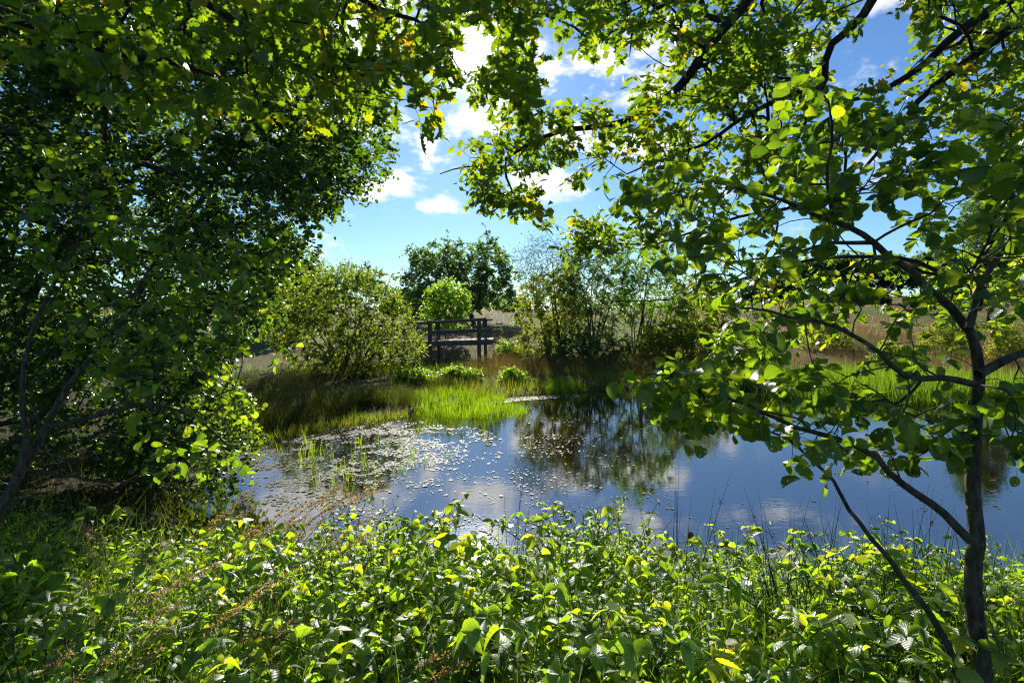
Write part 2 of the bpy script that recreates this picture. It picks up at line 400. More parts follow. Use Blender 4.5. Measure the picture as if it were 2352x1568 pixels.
M['tree_far'] = leafmat('distant_leaf', [(0, G(.035,.075,.035)), (.6, G(.06,.11,.04)), (1, G(.09,.15,.04))],
                     [(0, G(.07,.14,.03)), (.6, G(.14,.25,.04)), (1, G(.24,.36,.04))], .5, .4, spec=.3)  # distance haze is put into these paler, bluish leaf colours
M['birch'] = leafmat('birch_leaf', [(0, G(.05,.11,.02)), (.6, G(.08,.15,.03)), (1, G(.14,.20,.03))],
                     [(0, G(.18,.34,.02)), (.6, G(.30,.50,.03)), (1, G(.45,.6,.03))], .4, .45)
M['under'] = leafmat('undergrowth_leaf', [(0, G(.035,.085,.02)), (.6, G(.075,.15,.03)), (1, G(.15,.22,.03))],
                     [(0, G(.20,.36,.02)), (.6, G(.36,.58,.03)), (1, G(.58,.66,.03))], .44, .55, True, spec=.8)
M['bramble'] = leafmat('bramble_leaf', [(0, G(.03,.075,.02)), (.6, G(.06,.125,.03)), (1, G(.13,.18,.03))],
                     [(0, G(.18,.32,.015)), (.6, G(.34,.52,.02)), (1, G(.58,.62,.02))], .42, .54, True, False, .85, 6)
def grassmat(name, stops, tstops, rough=.5, tm=.45):
    return leafmat(name, stops, tstops, rough, tm, spec=.25)
M['grass'] = grassmat('grass_blade', [(0, G(.04,.09,.015)), (.6, G(.08,.15,.02)), (1, G(.22,.20,.06))], [(0, G(.12,.25,.01)), (.6, G(.25,.42,.015)), (1, G(.45,.42,.06))])
M['grass_bright'] = grassmat('bright_grass_blade', [(0, G(.08,.16,.01)), (.6, G(.12,.23,.015)), (1, G(.26,.28,.03))], [(0, G(.13,.26,.008)), (.6, G(.26,.42,.012)), (1, G(.45,.45,.03))], .5, .5)
M['marsh'] = grassmat('marsh_grass_blade', [(0, G(.05,.08,.018)), (.5, G(.09,.12,.025)), (.75, G(.17,.15,.05)), (1, G(.26,.18,.09))], [(0, G(.12,.24,.01)), (.5, G(.26,.36,.015)), (.75, G(.40,.34,.05)), (1, G(.45,.30,.10))])
M['reed'] = grassmat('reed_blade', [(0, G(.05,.12,.02)), (.6, G(.08,.17,.02)), (1, G(.2,.22,.04))], [(0, G(.09,.18,.01)), (.6, G(.17,.30,.015)), (1, G(.36,.36,.05))], .45, .5)
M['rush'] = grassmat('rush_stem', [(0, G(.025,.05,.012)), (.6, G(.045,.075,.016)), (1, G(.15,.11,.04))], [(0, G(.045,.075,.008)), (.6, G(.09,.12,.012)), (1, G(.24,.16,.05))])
M['dry'] = grassmat('dry_grass_blade', [(0, G(.17,.10,.06)), (.6, G(.27,.17,.10)), (1, G(.38,.26,.13))], [(0, G(.20,.12,.06)), (.6, G(.36,.22,.12)), (1, G(.5,.36,.14))], .5, .4)
M['heath'] = grassmat('heath_grass_blade', [(0, G(.09,.05,.035)), (.6, G(.16,.09,.055)), (1, G(.13,.14,.03))], [(0, G(.10,.055,.035)), (.6, G(.15,.085,.05)), (1, G(.16,.2,.03))], .7, .4)
M['pad'] = leafmat('pondweed_leaf', [(0, G(.045,.065,.02)), (.6, G(.09,.105,.04)), (1, G(.18,.13,.06))], [(0, G(.05,.08,.02)), (1, G(.2,.16,.05))], .6, .1, spec=.2)

def bark(name, c1, c2, moss=0.0, sc=30.):
    m, n, o = material(name)
    tcn = n.node('ShaderNodeTexCoord'); v = n.vmath('MULTIPLY', tcn.outputs['Object'], (1, 1, .35))
    f = n.noise(v, sc, 6, .65); f2 = n.noise(tcn.outputs['Object'], 6, 3)
    c = n.ramp(f, [(.3, c1), (.7, c2)])
    c = n.mix(n.rng(f2, .5, .7, 0, moss), c, (.05, .075, .02, 1))
    f3 = n.noise(tcn.outputs['Object'], sc*.55, 4, .6); c = n.mix(n.rng(f3, .60, .66, 0, moss*.9), c, (.16, .17, .12, 1))
    p = n.node('ShaderNodeBsdfPrincipled'); n.l.new(c, p.inputs['Base Color']); p.inputs['Roughness'].default_value = .85; p.inputs['Specular IOR Level'].default_value = .2
    b = n.node('ShaderNodeBump'); b.inputs['Strength'].default_value = .9; b.inputs['Distance'].default_value = .012
    n.l.new(f, b.inputs['Height']); n.l.new(b.outputs[0], p.inputs['Normal']); n.l.new(p.outputs[0], o.inputs[0]); return m
M['bark'] = bark('alder_bark', G(.014,.010,.007), G(.15,.11,.075), .8, 38.)
M['bark_oak'] = bark('oak_bark', G(.014,.010,.008), G(.05,.036,.026), .4, 22.)
M['bark_far'] = bark('distant_bark', G(.03,.025,.02), G(.08,.065,.05), .2, 9.)
M['stem'] = bark('green_stem', G(.05,.07,.02), G(.10,.11,.04), .0, 40.)
M['wood'] = bark('weathered_timber', G(.05,.043,.037), G(.20,.175,.15), .35, 14.)
def flat(name, c, rough=.6, metal=0):
    m, n, o = material(name); tcn = n.node('ShaderNodeTexCoord'); f = n.noise(tcn.outputs['Object'], 25, 4)
    cc = n.ramp(f, [(.3, tuple(x*.75 for x in c)), (.7, tuple(x*1.2 for x in c))])
    p = n.node('ShaderNodeBsdfPrincipled'); n.l.new(cc, p.inputs['Base Color']); p.inputs['Roughness'].default_value = rough
    n.l.new(p.outputs[0], o.inputs[0]); return m
M['plate'] = flat('dark_blue_board', (.012,.014,.03), .5)
M['seed'] = flat('rush_seed_head', (.14,.07,.03), .7)
M['straw'] = flat('dry_stalk', (.36,.25,.13), .6)
M['paper'] = flat('pale_card', (.55,.5,.55), .6)

# ground and water
m, n, o = material('ground_soil'); M['ground'] = m
tcn = n.node('ShaderNodeTexCoord'); V = tcn.outputs['Object']; sp = n.node('ShaderNodeSeparateXYZ'); n.l.new(V, sp.inputs[0])
fa, fb, fc = n.noise(V, 14, 6, .7), n.noise(V, .35, 5, .6), n.noise(n.vmath('MULTIPLY', V, (1, .5, 1)), .06, 4, .6)
soil = n.ramp(fa, [(.3, (.018,.014,.009)), (.7, (.06,.05,.025))])
heath = n.ramp(n.math('ADD', n.math('MULTIPLY', fa, .5), n.math('MULTIPLY', fb, .5)), [(.35, (.05,.07,.02)), (.5, (.13,.065,.035)), (.65, (.28,.155,.085))])
green = n.ramp(fa, [(.3, (.04,.07,.015)), (.7, (.10,.13,.03))])
heath = n.mix(n.rng(fc, .48, .58), heath, green)
c = n.mix(n.rng(sp.outputs[1], 15, 22, 0, 1), soil, heath)
p = n.node('ShaderNodeBsdfPrincipled'); n.l.new(c, p.inputs['Base Color']); p.inputs['Roughness'].default_value = .95; p.inputs['Specular IOR Level'].default_value = .1
b = n.node('ShaderNodeBump'); b.inputs['Distance'].default_value = .06; b.inputs['Strength'].default_value = .8; n.l.new(n.math('ADD', fa, fb), b.inputs['Height'])
n.l.new(b.outputs[0], p.inputs['Normal']); n.l.new(p.outputs[0], o.inputs[0])

m, n, o = material('pond_water'); M['water'] = m
tcn = n.node('ShaderNodeTexCoord'); V = tcn.outputs['Object']
r1 = n.noise(n.vmath('MULTIPLY', V, (1, 1.9, 1)), 5.5, 3, .5, .4); r2 = n.noise(n.vmath('MULTIPLY', V, (1, 1.6, 1)), 19, 2, .5)
calm = n.rng(n.noise(V, .35, 2), .35, .65, .35, 1.0)
hh = n.math('MULTIPLY', n.math('ADD', r1, n.math('MULTIPLY', r2, .22)), calm)
p = n.node('ShaderNodeBsdfPrincipled'); p.inputs['Base Color'].default_value = (.011, .0065, .0035, 1); p.inputs['Roughness'].default_value = .015
p.inputs['IOR'].default_value = 3.5
b = n.node('ShaderNodeBump'); b.inputs['Distance'].default_value = .004; b.inputs['Strength'].default_value = .28; n.l.new(hh, b.inputs['Height'])
n.l.new(b.outputs[0], p.inputs['Normal']); n.l.new(p.outputs[0], o.inputs[0])

# ------------------------------------------------------------------ ground and water sheets
def axis_coords(lo, hi, step, far_lo, far_hi):
    c = list(np.arange(lo, hi+1e-6, step)); s = step; x = hi
    while x < far_hi: s *= 1.16; x += s; c.append(x)
    s = step; x = lo
    while x > far_lo: s *= 1.16; x -= s; c.insert(0, x)
    return np.array(c)
gx = axis_coords(-13, 18, .16, -2500, 2500); gy = axis_coords(-2, 24, .16, -200, 3500)
XX, YY = np.meshgrid(gx, gy); Z = height(XX.ravel(), YY.ravel())
nx, ny = len(gx), len(gy); i, j = np.meshgrid(np.arange(nx-1), np.arange(ny-1)); b0 = (j*nx+i).ravel()
g = Geo().add(np.stack([XX.ravel(), YY.ravel(), Z], -1), np.stack([b0, b0+1, b0+nx+1, b0+nx], -1))
tag(g.obj('ground', M['ground']), 'dark soil of the bank running back into brown heath', None, kind='structure')
wx = np.linspace(-9, 26, 60); wy = np.linspace(1.5, 20, 40); XX, YY = np.meshgrid(wx, wy)
i, j = np.meshgrid(np.arange(59), np.arange(39)); b0 = (j*60+i).ravel()
# the sheet of water only as far as the bank hides its edge
pp = np.stack([XX.ravel(), YY.ravel()], -1); sd = segdist(pp, POND)*np.where(inpoly(pp, POND), 1, -1)
q = np.stack([b0, b0+1, b0+61, b0+60], -1); q = q[(sd[q] > -1.0).any(1)]
g = Geo().add(np.stack([XX.ravel(), YY.ravel(), np.zeros(XX.size)], -1), q)
tag(g.obj('water', M['water']), 'dark peaty pond water mirroring sky and trees', None, kind='structure')

# ------------------------------------------------------------------ grass
def blades(geo, pos, h, w, tint, lean=.25, wind=(0, 0), seg=4, curve=.5):
    n = len(pos); a = rng.random(n)*2*PI; fd = np.stack([np.cos(a), np.sin(a), np.zeros(n)], -1)
    b = rng.random(n)*2*PI; ld = np.stack([np.cos(b), np.sin(b), np.zeros(n)], -1)*rng.gamma(2, lean/2, (n, 1))+np.array([wind[0], wind[1], 0])
    h = np.broadcast_to(h, (n,)); w = np.broadcast_to(w, (n,))
    ts = np.linspace(0, 1, seg+1); V = np.zeros((n, seg*2+1, 3)); A = np.zeros((n, seg*2+1, 3))
    for i, t in enumerate(ts):
        c = pos+h[:, None]*(np.array([0, 0, 1.])*(t-.25*curve*t*t*np.minimum(np.linalg.norm(ld, axis=1, keepdims=True), 1.6))+ld*(t*(1-curve)+curve*t*t))
        ww = (w*(1-t**1.6)*.5)[:, None]*fd
        if i < seg:
            V[:, 2*i] = c-ww; V[:, 2*i+1] = c+ww; A[:, 2*i, 0] = t; A[:, 2*i+1, 0] = t; A[:, 2*i, 1] = -.6; A[:, 2*i+1, 1] = .6
        else: V[:, 2*i] = c; A[:, 2*i, 0] = 1
    A[..., 2] = np.asarray(tint)[:, None]
    k = seg*2+1; off = (np.arange(n)*k)[:, None, None]
    q = np.array([(2*i, 2*i+1, 2*i+3, 2*i+2) for i in range(seg-1)]); t3 = np.array([(2*seg-2, 2*seg-1, 2*seg)])
    geo.add(V, (q[None]+off).reshape(-1, 4), (t3[None]+off).reshape(-1, 3), A)
    return V[:, -1]
def zone(Dpoly, n, z=.1):
    P = np.array([onz(x, y, z) for x, y in Dpoly]); p = polysample(P, n); return p
def onground(p, sink=.01): return np.column_stack([p, height(p[:, 0], p[:, 1])-sink])
def specks(geo, c, m, r, size, tint=.7, stretch=2.0):
    """small seed-head florets round the points c"""
    n = len(c)*m; p = np.repeat(c, m, 0)+rng.normal(0, 1, (n, 3))*np.array([r, r, r*stretch])
    leaves(geo, RHOMB, p, rdir(n)+np.array([0, 0, .7]), rdir(n), size*rng.uniform(.6, 1.3, n), np.clip(rng.normal(tint, .2, n), 0, 1))

def clumpy(p, s, thr, soft=.15):
    v = vnoise(p[:, 0], p[:, 1], s); return p[rng.random(len(p)) < np.clip((v-thr)/soft+.5, .08, 1)]

# bright tussock standing in the water and the small one beside it
def tussock(name, Dp, n, h, mat, label, group=None, spread=.25, w=.008, z0=-.03, wind=(0, 0), cat='grass clump', seeds=0):
    P = zone(Dp, n, 0.0); c = P.mean(0); pos = np.column_stack([P, np.maximum(height(P[:, 0], P[:, 1]), z0)])
    k = max(6, n//60); cen = P[rng.integers(0, n, k)]; who = rng.integers(0, k, n); pos[:, :2] = np.where(rng.random((n, 1)) < .6, cen[who]+rng.normal(0, .07, (n, 2)), P)
    o3 = (c[0], c[1], 0.0); root = empty(name, o3, label, cat, group)
    g = Geo(); ed = segdist(pos[:, :2], [onz(*q_) for q_ in Dp]); hh = h*rng.uniform(.45, 1.15, n)*(.65+.35*np.clip(ed/.4, 0, 1))
    tips = blades(g, pos, hh, w*rng.uniform(.6, 1.3, n), np.clip(rng.beta(2, 2.5, n), 0, 1), spread, wind)
    g.obj('blades', mat, root, origin=o3)
    if seeds:
        g = Geo(); specks(g, tips[rng.integers(0, n, seeds)], 7, .012, .016); g.obj('seed_heads', M['seed'], root, origin=o3)
    return root
tussock('grass_clump', [(925,925),(960,910),(1040,905),(1120,912),(1175,928),(1180,950),(1130,962),(1030,963),(960,955)], 4600, .27, M['grass_bright'],
        'bright yellow green grass clump standing in the shallow water, the larger one', spread=.22)
tussock('grass_clump', [(1165,935),(1195,930),(1212,945),(1205,955),(1175,957)], 420, .24, M['grass_bright'],
        'small bright green grass tuft in the water at the end of the big clump', spread=.35)
tussock('grass_clump', [(1250,893),(1290,888),(1330,892),(1345,903),(1300,908),(1255,908)], 1300, .34, M['grass'],
        'fresh green grass clump at the far water edge below the bare birch', spread=.2)
tussock('grass_clump', [(1080,925),(1110,918),(1160,912),(1180,918),(1120,926)], 700, .22, M['marsh'],
        'low yellow green grass tuft on the bank behind the bright clump', spread=.3)

# rush tussocks of the left bank
for k, (X, Y, wd, hh, lab) in enumerate([
        (590,985,70,.75,'brown topped rush tussock nearest the left alder branches'),
        (680,965,60,.62,'rush tussock with bent pale stems, second along the left shore'),
        (760,948,60,.70,'dense dark green rush tussock midway along the left shore'),
        (835,935,55,.78,'tall arching rush tussock left of the bright grass clump'),
        (905,925,55,.70,'loose yellowish rush tussock behind the left end of the bright clump'),
        (640,930,80,.80,'dark rush tussock in the shade under the willow bush'),
        (1010,900,60,.60,'reddish rush tussock just behind the bright clump')]):
    ph = np.linspace(0, 2*PI, 9)[:-1]
    tussock('rush_tussock', [(X+wd*math.cos(a), Y+12*math.sin(a)) for a in ph], 1500, hh*.68, M['rush'], lab, 'rush tussocks along the left shore', .6, .006, seeds=260, cat='rush')

g = Geo(); p = zone([(380,1200),(420,1090),(540,1015),(900,948),(980,930),(1130,905),(1130,840),(900,850),(600,860),(480,900),(300,1000),(250,1150)], 26000)
p = p[~inpoly(p, POND) | (segdist(p, POND) < .35)]; P3 = onground(clumpy(p, .8, .42, .3)); p = P3
tp = blades(g, P3, rng.uniform(.14, .46, len(p)), .0085, np.clip(rng.beta(2, 2, len(p)), 0, 1), .55)
gs = Geo(); specks(gs, tp[::9], 5, .014, .016, .5, 1.6); stuff(gs, 'rush_seed_heads', M['seed'], 'brown rush seed heads speckling the left bank grass', 'seed heads')
stuff(g, 'bank_grass', M['rush'], 'tall dark grass and rushes covering the left pond bank', 'grass')
g = Geo(); p = zone([(540,1040),(560,1012),(700,982),(820,962),(930,948),(940,957),(820,975),(700,998),(600,1022)], 1500, 0)
blades(g, np.column_stack([p, np.full(len(p), -.02)]), rng.uniform(.06, .26, len(p)), .008, rng.random(len(p)), .35)
stuff(g, 'shore_grass', M['marsh'], 'sunlit short grass blades fringing the left shoreline', 'grass')

g = Geo(); p = zone([(1100,915),(1200,908),(1300,901),(1450,895),(1560,891),(1650,897),(1700,860),(1560,835),(1200,832),(1050,850),(1000,880)], 21000)
P3 = onground(clumpy(p, 1.6, .4)); n = len(P3)
blades(g, P3, rng.uniform(.14, .40, n), .009, np.clip(rng.beta(2, 2, n), 0, 1), .45)
stuff(g, 'bank_grass', M['marsh'], 'yellow green grass covering the far bank below the railing', 'grass')
g = Geo(); p = zone([(1050,885),(1300,880),(1560,868),(1640,860),(1640,825),(1400,830),(1130,835)], 9000)
P3 = onground(clumpy(p, 2.2, .45)); tp = blades(g, P3, rng.uniform(.32, .66, len(P3)), .0055, rng.random(len(P3)), .3)
specks(g, tp-np.array([0, 0, .04]), 5, .022, .022, .45, 2.5)
stuff(g, 'flowering_grass', M['heath'], 'hazy pinkish brown flowering grass on the far bank', 'grass')

# right bank: reeds and red brown grass
g = Geo(); p = zone([(1560,893),(1700,899),(1850,914),(2000,921),(2200,927),(2352,931),(2700,950),(2700,905),(2352,893),(2000,880),(1700,872),(1560,872)], 17000)
blades(g, onground(clumpy(p, 1.1, .35)), .62, .014, np.zeros(1), .15) if False else None
P3 = onground(clumpy(p, 1.1, .38)); n = len(P3)
blades(g, P3, rng.uniform(.32, .75, n), rng.uniform(.009, .017, n), np.clip(rng.beta(2, 2.2, n), 0, 1), .16)
stuff(g, 'reeds', M['reed'], 'band of upright green reeds along the right far shore', 'reeds')
g = Geo(); p = zone([(1600,872),(2000,878),(2352,888),(2900,900),(2900,810),(2352,800),(1640,805)], 16000)
P3 = onground(clumpy(p, 2.5, .4)); n = len(P3); tp = blades(g, P3, rng.uniform(.25, .7, n), .010, rng.random(n), .4)
specks(g, tp, 2, .03, .03, .4, 2.5)
stuff(g, 'flowering_grass', M['heath'], 'tall rusty brown grass behind the reeds on the right', 'grass')

# heath tufts from behind the railing to the distance
g = Geo(); n = 42000; yy = 20+rng.random(n)**1.7*75; xx = (rng.random(n)*2-1)*yy*1.05
p = clumpy(np.column_stack([xx, yy]), 3.5, .42); P3 = onground(p); n = len(P3); sc = .6+P3[:, 1]/40
blades(g, P3, rng.uniform(.18, .42, n)*np.sqrt(sc), .012*sc, np.clip(rng.beta(2, 2, n), 0, 1), .4, seg=2)
stuff(g, 'heath_grass', M['heath'], 'brown and pinkish heath grass stretching to the horizon', 'grass')
g = Geo(); n = 26000; yy = 17+rng.random(n)**1.6*55; xx = (rng.random(n)*2-1)*yy*1.0
p = clumpy(np.column_stack([xx+31, yy+11])-np.array([31, 11]), 4.5, .52); P3 = onground(p); n = len(P3); sc = .6+P3[:, 1]/40
blades(g, P3, rng.uniform(.18, .40, n), .014*sc, rng.random(n)*.8, .4, seg=2)
stuff(g, 'meadow_grass', M['grass'], 'green grass patches scattered over the heath', 'grass')

# ------------------------------------------------------------------ pondweed
def pads(p, size, label, name='pondweed'):
    n = len(p); g = Geo(); k = 7; a = np.arange(k)/k*2*PI+.25; rad = np.where(np.arange(k) == 0, .72, 1.0)
    rot = rng.random((n, 1))*2*PI; s = size*np.clip(rng.lognormal(-.2, .45, (n, 1)), .3, 2.2); asp = rng.uniform(.55, 1, (n, 1))
    lx = s*rad*np.cos(a)[None]; ly = s*asp*rad*np.sin(a)[None]
    X = p[:, :1]+lx*np.cos(rot)-ly*np.sin(rot); Y = p[:, 1:2]+lx*np.sin(rot)+ly*np.cos(rot)
    tx, ty = rng.normal(0, .11, (n, 1)), rng.normal(0, .11, (n, 1))
    Zc = .005+np.abs(rng.normal(0, .002, (n, 1))); Z = Zc+np.abs(tx*(X-p[:, :1])+ty*(Y-p[:, 1:2]))*.7
    V = np.concatenate([np.stack([X, Y, Z], -1), np.column_stack([p, Zc])[:, None]], 1)
    A = np.zeros((n, k+1, 3)); A[..., 2] = rng.random((n, 1))
    t = np.array([(i, (i+1) % k, k) for i in range(k)]); g.add(V, None, (t[None]+(np.arange(n)*(k+1))[:, None, None]).reshape(-1, 3), A)
    return stuff(g, name, M['pad'], label, 'water plants')
p = zone([(400,1120),(480,1065),(560,1025),(700,992),(820,972),(930,955),(1000,972),(1120,985),(1165,1020),(1150,1060),(1060,1085),(1010,1120),(930,1160),(890,1200),(760,1220),(680,1215),(620,1160),(500,1130)], 33000, 0)
PW = [onz(*q_) for q_ in [(400,1120),(480,1065),(560,1025),(700,992),(820,972),(930,955),(1000,972),(1120,985),(1165,1020),(1150,1060),(1060,1085),(1010,1120),(930,1160),(890,1200),(760,1220),(680,1215),(620,1160),(500,1130)]]
v = vnoise(p[:, 0]+3, p[:, 1]*1.4, .5)*.42+vnoise(p[:, 0], p[:, 1]+9, .15)*.38+vnoise(p[:, 0]+5, p[:, 1]+2, .06)*.2
ed = segdist(p, PW)
p = p[(rng.random(len(p)) < np.clip((v-.50)/.09, .04, 1)*np.clip(.2+ed/1.2+np.clip((-2.2-p[:, 0])*.5, 0, .8), 0, 1)*np.clip(.55+(-1.2-p[:, 0])*.22, .45, 1)) & inpoly(p, POND)]
pads(p, .016, 'mat of small floating pondweed leaves glinting in the left half of the pond')
p = zone([(900,1130),(1050,1080),(1180,1030),(1200,960),(1560,960),(1700,1080),(2300,1050),(2352,1200),(1700,1300),(1000,1300),(700,1250)], 7000, 0)
v = vnoise(p[:, 0]+13, p[:, 1], .7)*.5+vnoise(p[:, 0], p[:, 1]+9, .2)*.5; fall = np.clip(1.3-(p[:, 0]+1.0)/3.5, .22, 1)
p = p[(rng.random(len(p)) < np.clip((v-.52)/.12, .02, 1)*fall) & inpoly(p, POND)]
pads(p, .0145, 'sparse floating leaves and seeds drifting over the open middle water')
p = zone([(1080,925),(1180,913),(1330,905),(1330,912),(1200,920),(1100,932)], 1500, 0); pads(p, .02, 'thin line of floating leaves along the far shore', 'pondweed')
# blades standing in the pondweed
g = Geo(); c = zone([(560,1080),(700,1000),(980,975),(1150,1000),(1000,1080),(800,1150)], 34, 0); p = np.repeat(c, 9, 0)+rng.normal(0, .04, (34*9, 2))
blades(g, np.column_stack([p, np.full(len(p), -.02)]), rng.uniform(.08, .34, len(p)), .008, rng.random(len(p)), .35)
stuff(g, 'water_grass', M['grass_bright'], 'thin green blades poking up through the pondweed', 'grass')

# ------------------------------------------------------------------ trees
def tree(name, base, roots, attr, label, cat, leafm, barkm, tpll, size, twig=(3, .22, 4), bal=.3, step=.25, tip=.002, expo=.5,
         bend=.12, lift=.05, tint=(.5, .2), group=None, sides=6, upn=.55, maxr=.05, hide_pts=None, ctint=.0, twr=.0016, spread=.9, keep=None):
    root = empty(name, base, label, cat, group)
    br, dirs = grow(roots, attr, bal, step, tip, expo, bend, lift, maxr)
    g = Geo(); tubes(g, roots, 10); tubes(g, br, sides)
    P, lp, dd = twigs(attr, dirs, twig[0], twig[1], twig[2], spread)
    twig_tubes(g, P, twr, 3)
    g.obj('trunk', barkm, root, origin=base)
    ax, u = leafaxes(dd, twig[2], upn=upn); n = len(lp)
    ti = np.clip(rng.normal(tint[0], tint[1], n)+np.repeat(rng.normal(0, ctint, len(attr)), twig[0]*twig[2]), 0, 1)
    k = rng.random(n) < .9
    if keep is not None: k &= keep(lp)
    g = Geo(); sz = size*rng.uniform(.55, 1.2, n)
    leaves(g, tpll, lp[k], ax[k], u[k], sz[k], ti[k]); g.obj('crown', leafm, root, origin=base)
    return root

def vol(Dpoly, n, d0, d1, power=1.0):
    p = polysample(Dpoly, n); d = d0+(d1-d0)*rng.random(n)**power
    return at(p[:, 0], p[:, 1], d)
def clumps(p, n, pull):
    c = p[rng.choice(len(p), n, replace=False)]; j = np.array([np.argmin(np.linalg.norm(c-q, axis=1)) for q in p])
    return p+(c[j]-p)*pull*rng.uniform(.5, 1.3, (len(p), 1))
def proj(p):
    v = p-CAM; z = v@FW; return 1176+FP*v[:, 0]/z, 784-FP*(v@UP)/z

# --- middle distance
def shrub(name, Dpoly, baseD, dep, thick, nat, label, leafm, size, nst=6, tw=(4, .28, 7), tint=(.5, .22), group=None, cat='shrub', barkm=None, tpll=SIMP, r=.035, bal=.25, ct=.12, spreadb=.5, upf=.45, tip=.0035, topb=None):
    nat = int(nat*1.5); size = size*1.35; tw = (tw[0]+1, tw[1], int(tw[2]*1.4)+1) if tw[2] > 2 else tw
    b = at(baseD[0], baseD[1], dep); b[2] = height(b[0], b[1])[0]-.03; b = b.astype(float)
    at_ = vol(Dpoly, nat, dep-thick, dep+thick); cen = at_.mean(0)
    k_ = rng.random(nat) < .12; at_[k_] = cen+(at_[k_]-cen)*rng.uniform(1.05, 1.22, (k_.sum(), 1)); at_[:, 2] = np.maximum(at_[:, 2], height(at_[:, 0], at_[:, 1])+.15)
    top = max(at_[:, 2].max()-.3, b[2]+.8); roots = []
    for i in range(nst):
        s = b+np.array([rng.normal(0, spreadb*.25), rng.normal(0, spreadb*.25), 0])
        e = np.array([cen[0], cen[1], b[2]+(top-b[2])*rng.uniform(.45, .85)])+np.append(rng.normal(0, spreadb, 2), 0)*(at_[:, :2].std(0).mean())
        mid = (s+e)/2+np.append(rng.normal(0, .12, 2)*spreadb, 0)
        q = smoothline([s, mid, e], 9); roots.append((q, np.linspace(r, r*.25, 9)*rng.uniform(.6, 1.1)))
    return tree(name, tuple(b), roots, at_, label, cat, leafm, barkm or M['bark_far'], tpll, size, tw, bal, .35, tip, .5, .12, .06, tint, group, 5, .7, r*.5, ctint=ct, twr=.003)

shrub('willow_bush', [(612,760),(622,700),(650,655),(700,645),(735,625),(770,612),(815,603),(870,615),(885,655),(925,690),(950,730),(972,765),(972,800),(945,825),(880,845),(800,850),(720,848),(650,820)],
      (800,862), 17.5, 1.7, 420, 'big rounded willow bush with yellowish leaves left of the railing', M['shrub'], .055, 11, (4, .32, 10), (.33, .2), spreadb=.8, r=.04)
shrub('birch_sapling', [(972,712),(985,675),(1010,655),(1035,650),(1062,662),(1078,695),(1082,725),(1060,742),(1000,745),(975,735)],
      (1022,786), 26.5, .8, 100, 'small bright green birch standing behind the railing', M['birch'], .09, 1, (4, .4, 8), (.6, .2), cat='tree', spreadb=.1, r=.045)
shrub('willow_bush', [(1188,790),(1185,700),(1200,660),(1240,630),(1290,615),(1330,620),(1340,700),(1330,780),(1280,822),(1220,820)],
      (1270,835), 20.5, 1.3, 200, 'light green willow bush right of the railing at the bare birch', M['shrub'], .065, 8, (4, .32, 8), spreadb=.7)
shrub('birch_tree', [(1180,600),(1200,555),(1225,535),(1262,548),(1310,560),(1350,585),(1345,640),(1300,680),(1230,680),(1190,640)],
      (1292,832), 21, 1.1, 230, 'tall thin birch with almost bare twigs above the willow bush', M['tree_far'], .055, 4, (4, .5, 2), (.3, .2), cat='tree', spreadb=.3, r=.06, bal=.12, tip=.006)
shrub('alder_tree', [(1290,620),(1330,580),(1375,552),(1420,562),(1440,640),(1430,720),(1400,790),(1340,800),(1290,760)],
      (1365,832), 21.5, 1.3, 190, 'dark dense alder in the middle of the right hand thicket', M['tree_far'], .062, 8, (4, .34, 8), (.35, .2), cat='tree', spreadb=.5, r=.05)
shrub('alder_tree', [(1410,585),(1440,552),(1475,535),(1515,555),(1545,600),(1560,660),(1545,730),(1500,760),(1440,740),(1415,680)],
      (1468,826), 20.5, 1.2, 170, 'slender alder with separate thin stems at the thicket centre', M['birch'], .06, 9, (4, .34, 8), (.3, .2), cat='tree', spreadb=.6, r=.045)
shrub('alder_tree', [(1545,700),(1550,650),(1590,640),(1640,650),(1680,690),(1690,740),(1640,770),(1570,770)],
      (1590,830), 21.5, 1.3, 120, 'lower alder at the right end of the thicket', M['shrub'], .07, 5, (4, .32, 8), (.45, .22), cat='tree', spreadb=.6)
shrub('low_bush', [(1470,800),(1480,760),(1540,735),(1610,740),(1650,770),(1650,820),(1560,838),(1490,830)],
      (1560,842), 19, .9, 210, 'low bright bush at the foot of the right thicket', M['shrub'], .06, 8, (4, .26, 9), (.6, .2), spreadb=.9, r=.02)
shrub('low_bush', [(1220,820),(1260,775),(1340,765),(1450,775),(1480,815),(1440,845),(1300,850)],
      (1340,850), 19.3, .8, 120, 'dark low bush in front of the thicket stems', M['tree_far'], .06, 9, (4, .26, 9), (.4, .2), spreadb=1.1, r=.02)
for (X0, Y0, X1, Y1, dep, na, lab) in [(1000,845,1110,885,15.6,90,'leafy low bush in the grass just before the railing posts'), (1130,785,1200,830,21,80,'glossy low bush right of the railing'),
                             (905,850,990,880,15.2,70,'low leafy bush under the right side of the willow'), (1150,850,1210,878,15.6,50,'small yellow green bush on the far bank'),
                             (1700,770,1800,845,18,120,'low bush behind the reeds left of centre right'), (1990,790,2110,850,17,130,'dark low bush behind the reeds near the sapling trunk'),
     (1840,745,1960,800,24,120,'scrubby bush on the far heath right of the thicket'), (2110,740,2230,800,23,120,'wide low scrub on the heath left behind the dark trunk'), (2270,745,2352,815,20,110,'scrub bush at the right edge beyond the reeds'), (1650,735,1730,790,26,90,'small far bush just right of the thicket'), (2040,715,2110,752,38,80,'small dark far bush below the junipers')]:
    shrub('low_bush', [(X0,Y1),(X0+8,(Y0+Y1)/2),((X0*2+X1)/3,Y0),((X0+X1*2)/3,Y0+3),(X1-6,(Y0+Y1)/2),(X1,Y1)], ((X0+X1)/2, Y1+4), dep, .45, na, lab, M['birch'] if na < 100 else M['shrub'], .05, 7, (4, .2, 7), (.55, .25), 'low bushes around the pond', spreadb=.6, r=.014)

